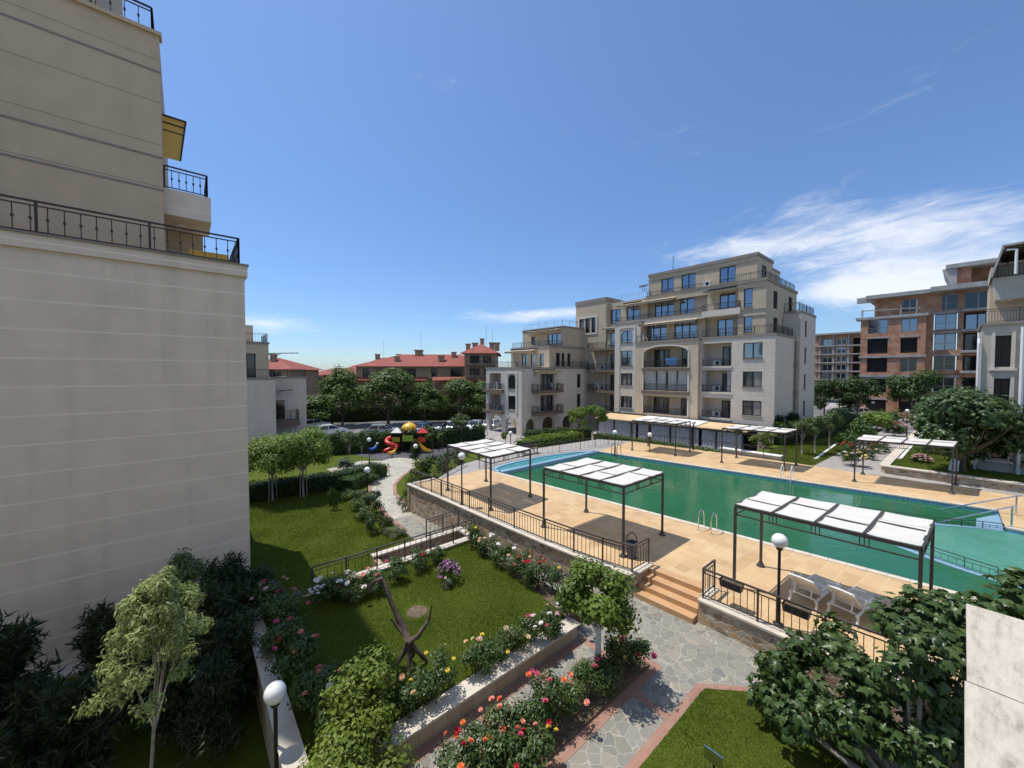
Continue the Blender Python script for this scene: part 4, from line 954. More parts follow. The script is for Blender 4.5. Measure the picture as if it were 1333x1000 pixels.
for q in ((43.40,43.5,12.6,15.3,15.75,16.02),(43.5,54.1,12.6,12.7,15.75,16.02),(43.44,43.5,12.65,15.22,15.2,15.3),(43.44,43.5,12.65,15.22,12.95,13.05),(43.44,43.5,12.65,15.22,12.35,12.42)): MB().box(*q).build('cornice',M['trim'],Bd)
MB().box(43.3,45.0,14.95,18.75,12.72,13.36).build('balcony_ledge',M['pale'],Bd); brail(Bd,[(44.9,15.05,13.37),(43.42,15.05,13.37),(43.42,18.7,13.37)],.7,1.5,.15)
awning(Bd,pR,15.4,18.8,15.85,1.4,.3)
brail(Bd,[(43.7,15.4,16.02),(43.7,12.9,16.02),(53.8,12.9,16.02)],.75,1.6,.2)
# left wing
pL = Plane('U',31.7); pLs = Plane('V',35.4); mb = MB(); lo = ((4.45,6.6),(1.65,3.8))
blk(mb,31.7,45.1,35.4,42.8,1.15,7.35,[(39.5,42.0,a,b,1.5) for a,b in lo]+[(36.55,38.03,4.6,6.4,.18),(36.55,38.03,1.95,3.72,.18)],
    [(34.96,37.45,a,b-.1,.35) for a,b in lo]+[(42.2,43.0,4.55,6.45,.18),(42.2,43.0,1.7,3.65,.18)])
mb.quad((31.7,35.4,1.15),(45.1,35.4,1.15),(45.1,42.8,1.15),(31.7,42.8,1.15))
fa = [(39.35,41.95,1.0),(36.4,38.6,.95)]; sa = [(32.4,34.15,.8),(35.3,37.6,.85),(39.2,41.2,.7)]
facade(mb,pL,35.4,42.8,-1.9,1.15,[(a,b,-1.9,t,.45) for a,b,t in fa]); facade(mb,pLs,31.7,45.1,-1.9,1.15,[(a,b,-1.9,t,.45) for a,b,t in sa])
facade(mb,Plane('U',32.15),35.85,42.8,-1.9,1.15,[(a,b,-1.9,t,.01) for a,b,t in fa]); facade(mb,Plane('V',35.85),32.15,45.1,-1.9,1.15,[(a,b,-1.9,t,.01) for a,b,t in sa])
for a,b,t in fa: arch_fill(mb,pL,a,b,.1,t+.01,.44)
for a,b,t in sa: arch_fill(mb,pLs,a,b,-.1,t+.01,.44)
arch_fill(mb,pL,36.55,38.03,5.85,6.41,.12)
mb.build('wall',M['wallB1'],Bd); cap(Bd,31.7,45.0,35.4,42.8,7.37,.18,.06)
window(Bd,pL,36.55,38.03,4.6,6.4,.16,2,0,'darkglass'); window(Bd,pL,36.55,38.03,1.95,3.72,.16,2,0,'darkglass')
mb = MB()
for a in (36.2,38.05): mb.box(31.62,31.71,a,a+.3,1.5,6.75)
mb.box(31.62,31.71,36.5,38.05,6.5,6.75); mb.build('window_surround',M['pale'],Bd)
for a,b in lo:
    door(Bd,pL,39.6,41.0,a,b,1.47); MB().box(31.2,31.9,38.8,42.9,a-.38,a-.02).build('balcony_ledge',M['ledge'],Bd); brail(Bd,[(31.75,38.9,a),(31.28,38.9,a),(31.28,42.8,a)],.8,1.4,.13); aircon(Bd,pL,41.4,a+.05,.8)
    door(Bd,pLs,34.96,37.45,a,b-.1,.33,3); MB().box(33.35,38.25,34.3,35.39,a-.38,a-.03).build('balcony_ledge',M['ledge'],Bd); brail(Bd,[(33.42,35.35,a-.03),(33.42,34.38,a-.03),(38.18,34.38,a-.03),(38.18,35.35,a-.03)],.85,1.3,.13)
    window(Bd,pLs,42.2,43.0,a+.1,b-.15,.16,1,0,'darkglass',.05,False)
awning(Bd,pLs,33.6,37.8,6.95,.9,.1)
brail(Bd,[(38,35.55,7.37),(44.9,35.55,7.37)],.85,1.8,.2); brail(Bd,[(31.85,42.6,7.37),(37.3,42.6,7.37)],.85,1.8,.2)
p = Plane('U',37.5); ps = Plane('V',36.3); mb = MB(); wl = ((40.6,41.85),(39.05,39.95),(37.3,38.1)); wr = ((38.85,39.6),(39.95,40.5),(41.15,41.8))
blk(mb,37.5,45.2,36.3,44.3,7.2,10.3,[(a,b,7.6,9.3,.15) for a,b in wl],[(a,b,7.6,9.4,.15) for a,b in wr]); mb.build('wall',M['wallB2'],Bd); cap(Bd,37.5,45.1,36.3,44.3,10.32,.2,.07)
for a,b in wl: window(Bd,p,a,b,7.6,9.3,.14,2 if b-a > 1 else 1,0,'glass',.06,False)
for a,b in wr: window(Bd,ps,a,b,7.6,9.4,.14,1,0,'darkglass',.06,False)
awning(Bd,p,38.6,44.2,10.0,1.4,.3); brail(Bd,[(37.7,44.1,10.33),(37.7,36.5,10.33),(40.2,36.5,10.33)],.75,1.8,.2)
p = Plane('U',40.3); mb = MB(); blk(mb,40.3,45.15,36.5,44.8,10.2,13.2,[(36.8,39.4,10.75,12.3,.15),(42.0,42.8,10.9,12.1,.15)]); mb.build('wall',M['wallB2'],Bd); cap(Bd,40.3,45.1,36.5,44.8,13.22,.2,.07)
window(Bd,p,36.8,39.4,10.75,12.3,.14,3,0,'glass'); window(Bd,p,42.0,42.8,10.9,12.1,.14,1,0,'darkglass',.05,False)
awning(Bd,p,36.7,43.2,12.95,1.3,.3); brail(Bd,[(40.5,44.6,13.23),(40.5,36.7,13.23),(45,36.7,13.23)],.85,1.6,.35,False,'steel',.04,.02)
mb = MB(); mb.box(36.5,45.0,39.3,42.7,-1.9,1.14); mb.box(42.5,45.0,36.0,39.3,-1.9,1.14); mb.build('inner_wall',M['wallB3'],Bd)
# restaurant under the building: tan roof, curtains between dark posts
Rs = thing('restaurant_terrace','curtained restaurant terrace with low tan tiled roof along the foot of the main building','terrace',(40,20,-1.2))
MB().add([(38.7,12.6,1.34),(42.15,12.6,1.52),(42.15,29.6,1.46),(38.7,29.6,1.14),(38.7,12.6,1.24),(42.15,12.6,1.42),(42.15,29.6,1.36),(38.7,29.6,1.04)],[(0,1,2,3),(7,6,5,4),(0,3,7,4),(1,0,4,5),(2,1,5,6),(3,2,6,7)]).build('roof',M['tanroof'],Rs)
mb = MB()
for i in range(4): mb.add([(38.65,17.2+1.75*i,1.33),(41.6,17.2+1.75*i,1.53),(41.6,18.85+1.75*i,1.52),(38.65,18.85+1.75*i,1.31),(38.65,17.2+1.75*i,1.39),(41.6,17.2+1.75*i,1.60),(41.6,18.85+1.75*i,1.60),(38.65,18.85+1.75*i,1.38)],[(3,2,1,0),(4,5,6,7),(0,1,5,4),(1,2,6,5),(2,3,7,6),(3,0,4,7)])
mb.build('roof_cover',M['white'],Rs)
for i in range(8):
    v = 13+2.32*i; MB().box(38.85,38.95,v-.05,v+.05,-1.2,1.12).build('post',M['frame'],Rs)
    if i < 7:
        mb = MB(); n = 34
        for j in range(n):
            a0 = v+.08+2.16*j/n; a1 = v+.08+2.16*(j+1)/n; f = lambda k: 38.98+.05*math.sin(k*1.25+i)+.03*math.sin(k*2.9)
            if i%3 == 1 and 20 < j < 26: continue
            mb.quad((f(j),a0,-1.15),(f(j+1),a1,-1.15),(f(j+1)+.02,a1,1.1),(f(j)+.02,a0,1.1))
        mb.build('curtain',M['curtain'],Rs)
MB().box(38.84,38.94,12.9,29.4,1.04,1.115).build('beam',M['frame'],Rs); MB().box(42.05,42.1,12.8,29.5,-1.2,1.6).build('back_wall',M['inner'],Rs)
def chair(name, label, loc, rz, group):
    t = thing(name,label,'chair',(0,0,0),0,group); W = M['plasticwhite']
    MB().box(-.22,.22,-.22,.22,.42,.46).build('seat',W,t)
    mb = MB(); [mb.box(-.22+.1*i,-.16+.1*i,.20,.23,.46,.88) for i in range(5)]; mb.tube([(-.24,.22,.46),(-.2,.23,.85),(0,.24,.93),(.2,.23,.85),(.24,.22,.46)],.025,6); mb.build('backrest',W,t)
    for x in (-.2,.2):
        for y in (-.2,.2): MB().bar((x,y,.42),(x*1.15,y*1.15,0),.045).build('leg',W,t)
        MB().tube([(x*1.2,.2,.62),(x*1.25,-.2,.64),(x*1.15,-.22,.42)],.02,5).build('armrest',W,t)
    t.location = loc; t.rotation_euler = (0,0,rz); return t
c0 = chair('garden_chair','white plastic chair beside the left end of the restaurant curtains',(37.9,28.3,-1.2),R(60),None)
for i,(v,l) in enumerate(((16.6,'leftmost'),(16.0,'second from the left'),(15.3,'third from the left'),(14.5,'fourth from the left'),(13.9,'fifth from the left'),(13.3,'rightmost'))):
    c = copy_tree(c0); c.location = (37.9,v,-1.2); c.rotation_euler = (0,0,R(90+(i*17)%30-15)); c['group'] = 'white plastic chairs by the right end of the restaurant'
    c['label'] = l+' of six white plastic chairs at the right end of the curtains'
# blue towel over a chair in the loggia
c = copy_tree(c0); c.location = (43.1,21.9,7.3); c.rotation_euler = (0,0,R(-90)); c['label'] = 'white chair under a blue towel in the arched loggia'
t = MB(); n = 8
for i in range(n):
    f = lambda j: 42.62+.04*math.sin(j*1.3)
    t.quad((f(i),21.2+.17*i,7.6),(f(i+1),21.2+.17*(i+1),7.6),(f(i+1)+.1,21.2+.17*(i+1),8.35),(f(i)+.1,21.2+.17*i,8.35))
    t.quad((f(i)+.1,21.2+.17*i,8.35),(f(i+1)+.1,21.2+.17*(i+1),8.35),(f(i+1)+.45,21.2+.17*(i+1),7.9),(f(i)+.45,21.2+.17*i,7.9))
tag(t.build('towel',M['towel']),'blue patterned towel draped over a chair in the arched loggia','towel')
for x,y,z,a,l in ((44.0,31.2,10.05,70,'white chair on the highest balcony beside the tower of the main building'),(43.2,25.5,10.4,40,'white chair at the left end of the terrace above the arched loggia'),(44.1,33.2,4.25,100,'white chair on a middle balcony beside the tower of the main building'),(32.0,40.6,4.45,90,'white chair on the upper front balcony of the left wing'),(36.6,34.8,4.42,10,'white chair on the side balcony of the left wing')):
    c = copy_tree(c0); c.location = (x,y,z); c.rotation_euler = (0,0,R(a)); c['label'] = l
# ---------------------------------------------------------------- left building A (close, in shade)
A = thing('apartment_building','tall cream and tan stepped building filling the left edge, its near wall in shade','apartment building',(-4,20,-1.7))
mb = MB(); mb.box(-16,1.64,16.3,24,-1.8,10.2); mb.build('wall',M['wallA'],A)
mb = MB(); mb.box(-16,1.64,24,29,-1.8,2.8); mb.build('wall',M['wallA'],A)
mb = MB(); mb.box(-16,1.72,16.2,16.62,10.02,10.39); mb.box(1.3,1.72,16.62,24,10.02,10.39); mb.build('coping',M['wallA'],A); MB().box(-16,1.76,16.15,16.66,10.391,10.44).build('coping',M['trim'],A)
MB().box(-16,1.9,15.75,16.28,-1.8,-1.62).build('plinth',M['coping'],A)
mb = MB(); mb.box(-16,-.45,17.8,26,10.2,18.0); mb.build('wall',M['wallA2'],A)
mb = MB()
for z in (16.8,13.96,12.88): mb.box(-16,-.43,17.78,17.80,z-.02,z+.035)
mb.build('joint',M['trim'],A); MB().box(-16,-.38,17.7,18.1,17.98,18.1).build('coping',M['wallA2'],A)
mb = MB(); mb.box(-16,.66,20.2,26,10.2,12.24); mb.build('wall',M['wallA2'],A)
mb = MB(); mb.box(-.45,.85,18.2,20.2,12.25,12.55); mb.box(-.45,.85,18.2,18.4,12.551,13.15); mb.box(.65,.85,18.4,20.2,12.551,13.15); mb.build('balcony',M['wallA'],A)
MB().lathe((-.05,19.3,12.2),[(.16,-.02),(.16,.05)],14).build('balcony_lamp',M['white'],A)
brail(A,[(-.42,18.3,13.15),(.75,18.3,13.15),(.75,20,13.15)],.8,1.2,.2,True)
mb = MB(); mb.add([(-.45,18.9,15.95),(.18,18.9,15.95),(.06,20.2,16.6),(-.45,20.2,16.6)],[(0,1,2,3)]); mb.quad((-.45,18.9,15.95),(.18,18.9,15.95),(.0,19.2,14.6),(-.45,19.2,14.6)); aw = mb.build('awning',M['yawning'],A)
fr = MB(); fr.bar((-.45,18.88,15.97),(.2,18.88,15.97),.05); fr.bar((.2,18.88,15.97),(.06,20.2,16.62),.05); fr.bar((.2,18.88,15.97),(.02,19.18,14.6),.05); fr.bar((-.45,18.94,15.75),(.16,18.94,15.75),.04); fr.bar((-.45,18.98,15.5),(.12,18.98,15.5),.03); fr.build('awning_frame',M['dmetal'],aw)
brail(A,[(-12,16.42,10.44),(1.5,16.42,10.44),(1.5,20,10.44)],.9,2.37,.31,True,'metal',.055,.022)
mb = MB(); mb.quad((.2,17.6,11.0),(1.3,17.6,11.0),(1.3,19.6,11.35),(.2,19.6,11.35)); mb.quad((.2,17.58,11.0),(1.3,17.58,11.0),(1.3,17.6,10.75),(.2,17.6,10.75)); mb.build('awning',M['yawning'],A)
brail(A,[(-9,17.9,18.1),(-.62,17.9,18.1),(-.62,22,18.1)],.8,1.3,.32,True,'metal',.05,.022)
MB().box(-16,-4.1,18.5,26,18.0,23.0).build('wall',M['wallA2'],A); MB().box(-4.1,-1.9,18.5,26,18.0,30.5).build('wall',M['wallA2'],A)  # top tiers above the view, heights made up to cast the lawn shadow
# ---------------------------------------------------------------- building behind the left one
A2 = thing('apartment_building','grey building with stepped terraces and roof brackets, just behind the tall left wall','apartment building',(8,54,-1.6))
mb = MB(); mb.box(3,8.0,52,70,-1.7,6.0); mb.build('wall',M['wallB1'],A2); mb = MB(); mb.box(8.0,12.1,56,70,-1.7,6.1); mb.build('wall',M['wallB1'],A2)
mb = MB(); facade(mb,Plane('V',53.5),3,7.6,6.0,10.2,[(4.6,6.3,6.1,8.9,.3)]); mb.quad((7.6,53.5,6),(7.6,66,6),(7.6,66,10.2),(7.6,53.5,10.2)); mb.quad((3,53.5,10.2),(7.6,53.5,10.2),(7.6,66,10.2),(3,66,10.2)); mb.build('wall',M['wallB3'],A2)
window(A2,Plane('V',53.5),4.6,6.3,6.1,8.9,.28,2,0,'darkglass',.1,False)
mb = MB(); mb.box(2.9,8.08,51.92,52.2,5.9,6.12); mb.box(7.7,8.08,52.2,56,5.9,6.12); mb.box(8.08,12.2,55.92,56.2,6.0,6.2); mb.build('cornice',M['trim'],A2); MB().box(2.9,7.7,53.4,53.7,10.05,10.28).build('cornice',M['trim'],A2)
brail(A2,[(3,52.1,6.12),(7.9,52.1,6.12),(7.9,56,6.12),(12,56.1,6.2),(12,60,6.2)],.95,2,.2); brail(A2,[(3,53.6,10.28),(7.5,53.6,10.28),(7.5,58,10.28)],1.0,1.5,.3)
MB().box(8.4,11.0,54.5,55.99,.0,.75).build('balcony',M['ledge'],A2); brail(A2,[(8.1,54.6,.75),(10.9,54.6,.75),(10.9,56,.75)],1.2,1,.2)
mb = MB(); mb.quad((8.1,55.98,.8),(9.6,55.98,.8),(9.6,55.98,3.2),(8.1,55.98,3.2)); mb.build('balcony_door',M['darkglass'],A2)
for a,b,z,v in ((8.0,10.4,4.35,55.9),(7.6,10.6,8.95,53.6),(3.5,5.0,12.6,53.6)):
    mb = MB(); mb.bar((a,v-.2,z),(b,v-.2,z+.15),.07); mb.bar((a,v-.6,z),(b,v-.6,z+.15),.07)
    for i in range(6): x = a+(b-a)*i/5; mb.bar((x,v-.1,z+.1*i/5),(x,v-.9,z+.1*i/5),.05)
    mb.bar((a,v-.2,z-.8),(a+1.2,v-.2,z),.06); mb.build('canopy_bracket',M['dmetal'],A2)
MB().box(4.5,6.5,57,59,10.2,12.5).build('chimney',M['wallB3'],A2)
# ---------------------------------------------------------------- right building C
Cb = thing('apartment_building','pale grey panelled building with recessed window at the right edge behind the big tree','apartment building',(42,-4,.3))
pc = Plane('U',39.5); mb = MB(); facade(mb,pc,-8,-.72,-.2,9.75,[(-1.9,-1.28,7.05,9.05,.35),(-1.9,-1.28,4.1,6.32,.35),(-1.9,-1.28,1.2,3.4,.35)])
mb.quad((39.5,-.72,-.2),(47,-.72,-.2),(47,-.72,9.75),(39.5,-.72,9.75)); mb.quad((39.5,-8,9.75),(47,-8,9.75),(47,-.72,9.75),(39.5,-.72,9.75)); mb.build('wall',M['wallC'],Cb)
mb = MB()
for z0,z1 in ((6.95,9.25),(4.0,6.5),(1.1,3.6)):
    mb.box(39.40,39.5,-2.06,-1.92,z0,z1); mb.box(39.40,39.5,-1.26,-1.12,z0,z1); mb.box(39.32,39.5,-2.15,-1.04,z0-.14,z0)
mb.build('window_surround',M['pale'],Cb); MB().box(39.38,47,-8,-.62,9.72,9.9).build('cornice',M['trim'],Cb)
for z0,z1 in ((7.05,9.05),(4.1,6.32),(1.2,3.4)): window(Cb,pc,-1.9,-1.28,z0,z1,.33,2,0,'darkglass',.05,False)
mb = MB(); mb.tube([(39.38,-.60,-.2),(39.38,-.60,8.6),(39.5,-.6,8.9),(39.5,-.6,9.3)],.07,8); mb.build('drainpipe',M['white'],Cb); MB().tube([(39.35,-2.32,-.2),(39.35,-2.32,9.5)],.09,8).build('drainpipe',M['white'],Cb)
brail(Cb,[(39.6,-.85,9.9),(39.6,-7.5,9.9)],.85,1.3,.12,False,'pmetal'); mb = MB(); mb.box(42.3,47,-8,-1.05,9.75,13.9); mb.build('wall',M['wallB3'],Cb)
mb = MB(); mb.add([(41.0,-1.25,11.5),(41.0,-8,11.5),(47,-8,11.5),(47,-1.25,11.5),(41.0,-1.1,12.95),(41.0,-8,12.95),(47,-8,12.95),(47,-1.1,12.95)],[(3,2,1,0),(4,5,6,7),(0,1,5,4),(1,2,6,5),(2,3,7,6),(3,0,4,7)]); mb.build('soffit_slab',M['wallC'],Cb)
for v in (-1.6,-1.9): MB().lathe((41.6,v,11.45),[(.12,-.01),(.12,.05)],12).build('soffit_lamp',M['white'],Cb)
brail(Cb,[(41.1,-1.3,12.95),(41.1,-7,12.95)],.8,1.2,.15,False,'pmetal')
mb = MB(); mb.add([(40.2,-1.05,12.9),(40.2,-1.5,14.75),(40.2,-8,14.95),(46.5,-8,14.95),(46.5,-1.5,14.75),(46.5,-1.05,12.9)],[(0,1,4,5),(1,2,3,4)]); mb.add([(40.2,-1.0,12.85),(40.2,-1.45,14.9),(40.2,-8,15.1),(46.5,-8,15.1),(46.5,-1.45,14.9),(46.5,-1.0,12.85)],[(0,1,4,5),(1,2,3,4)]); mb.bar((40.2,-1.02,12.87),(40.2,-1.48,14.83),.1); mb.bar((40.2,-1.48,14.83),(40.2,-8,15.03),.12); mb.build('canopy_roof',M['concrete'],Cb)
mb = MB()
for i in range(7): mb.bar((40.4+.8*i,-1.6,14.7),(40.4+.8*i,-8,14.9),.1,.12)
for i in range(6): mb.bar((40.2,-1.9-i,14.62),(46.4,-1.9-i,14.62),.07)
mb.build('roof_rafters',M['bark'],Cb); mb = MB(); mb.tube([(40.25,-1.6,14.55),(40.25,-2.0,14.5),(40.25,-2.0,12.95)],.07,8); mb.build('drainpipe',M['white'],Cb)
# ---------------------------------------------------------------- unfinished brick building
D = thing('unfinished_building','unfinished red brick apartment building with grey concrete bands and empty window openings','building',(84,4,0))
p = Plane('U',80); mb = MB(); rows = ((12.6,14.68),(9.55,11.85),(6.75,8.9),(3.6,5.8),(.8,2.6)); wn = [(7.45,9.7),(4.4,6.1)]
ops = [(a,b,z0,z1 if i == 0 else z1-.15,.35) for z0,z1 in rows for i,(a,b) in enumerate(wn)]
facade(mb,p,3.6,10.5,-.1,14.75,ops); mb.quad((80,10.5,-.1),(96,10.5,-.1),(96,10.5,14.75),(80,10.5,14.75)); mb.quad((80,3.6,-.1),(83,3.6,-.1),(83,3.6,14.75),(80,3.6,14.75)); mb.quad((80,3.6,14.75),(96,3.6,14.75),(96,10.5,14.75),(80,10.5,14.75)); mb.build('wall',M['brick'],D)
for i,(a,b,z0,z1,d) in enumerate(ops):
    if i in (0,1,5,6,7): window(D,p,a,b,z0,z1,.3,2,.4 if i == 0 else 0,'glass' if i < 2 else 'darkglass',.09,False,'window','concrete')
    else: MB().quad((80.3,a,z0),(80.3,b,z0),(80.3,b,z1),(80.3,a,z1)).build('opening',M['inner'],D)
mb = MB()
for z in (15.0,9.2,6.3): mb.box(79.86,80.0,3.5,10.65,z-.28,z+.0)
for z0,z1 in rows:
    for a,b in wn: mb.box(79.92,80.0,a-.15,b+.15,z1-.02,z1+.2)
mb.box(79.8,82,3.4,11.1,14.78,15.15); mb.build('concrete_band',M['concrete'],D)
p = Plane('U',82); mb = MB(); facade(mb,p,2.2,9.2,15.0,18.1,[(4.6,6.2,15.7,17.6,.3)]); mb.quad((82,9.2,15),(94,9.2,15),(94,9.2,18),(82,9.2,18))
r2 = ((15.5,17.75),(12.75,15.0),(9.85,12.2),(7.05,9.0),(3.9,6.0),(.9,3.0)); o2 = [(.7,2.95,a,b,.35) for a,b in r2]+[(-2.3,.15,a-.1,b,2.2 if i else .4) for i,(a,b) in enumerate(r2)]
facade(mb,Plane('U',82.02),-6,3.62,-.1,18.0,o2); mb.build('wall',M['brick'],D)
for i,(a,b,z0,z1,d) in enumerate(o2):
    q = Plane('U',82.02)
    if i in (1,2,3,4,7,8,9,10): window(D,q,a+.1,b-.1,z0,z1,.3 if i < 6 else 2.1,2,.42 if i < 6 else 0,'glass' if i in (1,2,7) else 'darkglass',.1,False,'window','concrete' if i < 6 else 'frame')
    elif i in (0,6): window(D,q,a,b,z0,z1,.3,2,.42 if i == 0 else 0,'darkglass',.1,False,'window','concrete')
    else: MB().quad((82.3,a,z0),(82.3,b,z0),(82.3,b,z1),(82.3,a,z1)).build('opening',M['inner'],D)
window(D,p,4.6,6.2,15.7,17.6,.25,2,0,'darkglass',.09,False,'window','concrete')
mb = MB(); mb.box(80.6,95,-6,10.1,18.02,18.55); mb.box(81.2,82.0,9.4,11.2,17.6,18.4)
mb.box(80.3,82.4,-6.2,3.3,18.1,18.75)
for a,b in r2: mb.box(81.4,82.0,-6.1,.35,a-.42,a-.1)
for a,b in r2[1:]: mb.box(81.9,82.01,.35,3.1,b+.05,b+.3)
mb.box(82.5,94,-6,2.0,21.4,21.95); mb.build('roof_slab',M['concrete'],D)
mb = MB(); mb.add([(u,v,z) for u in (82.7,93) for v,z in ((2.3,21.4),(1.3,18.76),(.9,18.76),(.9,21.4))],[(0,1,2,3),(7,6,5,4),(0,4,5,1),(1,5,6,2),(2,6,7,3),(3,7,4,0)]); mb.build('attic_wall',M['concrete'],D); MB().box(86,93.5,-6,.89,18.76,21.39).build('attic_wall',M['brick'],D); MB().box(83.3,83.6,-.4,.9,18.7,21.4).build('attic_pier',M['brick'],D)
mb = MB(); mb.bar((80.3,10.4,15.2),(80.3,10.4,16.4),.18); mb.bar((80.3,6.2,15.2),(80.3,6.2,16.6),.12); mb.bar((80.3,10.4,16.2),(80.3,4.2,16.0),.12); mb.bar((80.3,4.6,15.2),(80.3,4.6,17.2),.12); mb.build('scaffold_rail',M['concrete'],D)
E = thing('unfinished_building','more distant unfinished brick and concrete block between the grey building and the brick one','building',(142,22,0))
p = Plane('U',138); mb = MB(); rz = [2.4+2.35*i for i in range(6)]; oe = []
for z in rz: oe += [(24.0,26.2,z+.1,z+1.95,1.0),(20.95,23.1,z+.25,z+1.85,.4),(17.0,19.6,z+.1,z+1.95,1.6)]
facade(mb,p,8,27.8,-.1,17.2,oe); mb.quad((138,27.8,0),(150,27.8,0),(150,27.8,17.2),(138,27.8,17.2)); mb.build('wall',M['brick'],E)
mb = MB(); [mb.box(137.3,138.0,15,27.9,z-.2,z+.08) for z in rz]; mb.box(136.8,150,8,28,17.2,17.65)
for v in (26.5,23.5,20.3): mb.box(137.5,137.99,v,v+.35,0,17.2)
mb.build('concrete_band',M['concrete'],E)
for i,(a,b,z0,z1,d) in enumerate(oe):
    if i%3 < 2: window(E,p,a,b,z0,z1,d-.1,2,0,'glass' if (i*7)%5 < 2 else 'darkglass',.12,False,'window','white')
    else: MB().quad((139,a,z0),(139,b,z0),(139,b,z1),(139,a,z1)).build('opening',M['inner'],E)
# ---------------------------------------------------------------- red roofed buildings
def hip(mb, x0,x1,y0,y1,z,h,o=.8,ridge=None):
    x0-=o;x1+=o;y0-=o;y1+=o; r = min(x1-x0,y1-y0)/2
    if x1-x0 > y1-y0: a,b = (x0+r,(y0+y1)/2,z+h),(x1-r,(y0+y1)/2,z+h)
    else: a,b = ((x0+x1)/2,y0+r,z+h),((x0+x1)/2,y1-r,z+h)
    c = [(x0,y0,z),(x1,y0,z),(x1,y1,z),(x0,y1,z)]
    if x1-x0 > y1-y0: mb.add(c+[a,b],[(0,1,5,4),(1,2,5),(2,3,4,5),(3,0,4),(3,2,1,0)])
    else: mb.add(c+[a,b],[(0,1,4),(1,2,5,4),(2,3,5),(3,0,4,5),(3,2,1,0)])
yaw = -math.atan2(FW[0],FW[1])
def pole_pt(x, d): return (RT[0]*x+FW[0]*d, RT[1]*x+FW[1]*d)
def hotel(name, label, x, d, parts, yaw_off=0):
    q = pole_pt(x,d); t = thing(name,label,'building',(0,0,0))
    for kind,args in parts:
        if kind == 'wall':
            x0,x1,y0,y1,z0,z1,mat,wins = args; pv = Plane('V',y0); mb = MB()
            facade(mb,pv,x0,x1,z0,z1,[(a,b,c,e,.4) for a,b,c,e in wins]); mb.quad((x0,y0,z0),(x0,y1,z0),(x0,y1,z1),(x0,y0,z1)); mb.quad((x1,y0,z0),(x1,y1,z0),(x1,y1,z1),(x1,y0,z1)); mb.quad((x0,y1,z0),(x1,y1,z0),(x1,y1,z1),(x0,y1,z1)); mb.quad((x0,y0,z1),(x1,y0,z1),(x1,y1,z1),(x0,y1,z1)); mb.build('wall',M[mat],t)
            for a,b,c,e in wins: window(t,pv,a,b,c,e,.36,2,0,'darkglass',.1,False)
        elif kind == 'roof': mb = MB(); hip(mb,*args); mb.build('roof',M['rooftile'],t)
        elif kind == 'eave':
            x0,x1,y,z,out = args; MB().add([(x0,y,z),(x1,y,z),(x1,y-out,z-.7),(x0,y-out,z-.7),(x0,y,z-.35),(x1,y,z-.35),(x1,y-out,z-.85),(x0,y-out,z-.85)],[(0,3,2,1),(4,5,6,7),(2,3,7,6),(0,4,7,3),(1,2,6,5)]).build('lower_roof',M['rooftile'],t)
        elif kind == 'chimney':
            cx,cy,z0,z1,w = args; mb = MB(); mb.box(cx-w,cx+w,cy-w,cy+w,z0,z1); mb.box(cx-w*1.3,cx+w*1.3,cy-w*1.3,cy+w*1.3,z1-.15,z1+.1); mb.build('chimney',M['hotel'],t)
        elif kind == 'balcony':
            x0,x1,y,z = args; MB().box(x0,x1,y-1.3,y-.01,z-.3,z).build('balcony',M['ledge'],t); brail(t,[(x0,y-1.25,z),(x1,y-1.25,z)],1.0,2,.25)
        elif kind == 'mast': cx,cy,z0,z1 = args; MB().tube([(cx,cy,z0),(cx,cy,z1)],.03,5).build('antenna',M['dmetal'],t)
    t.location = (q[0],q[1],-1.6); t.rotation_euler = (0,0,yaw+yaw_off); return t
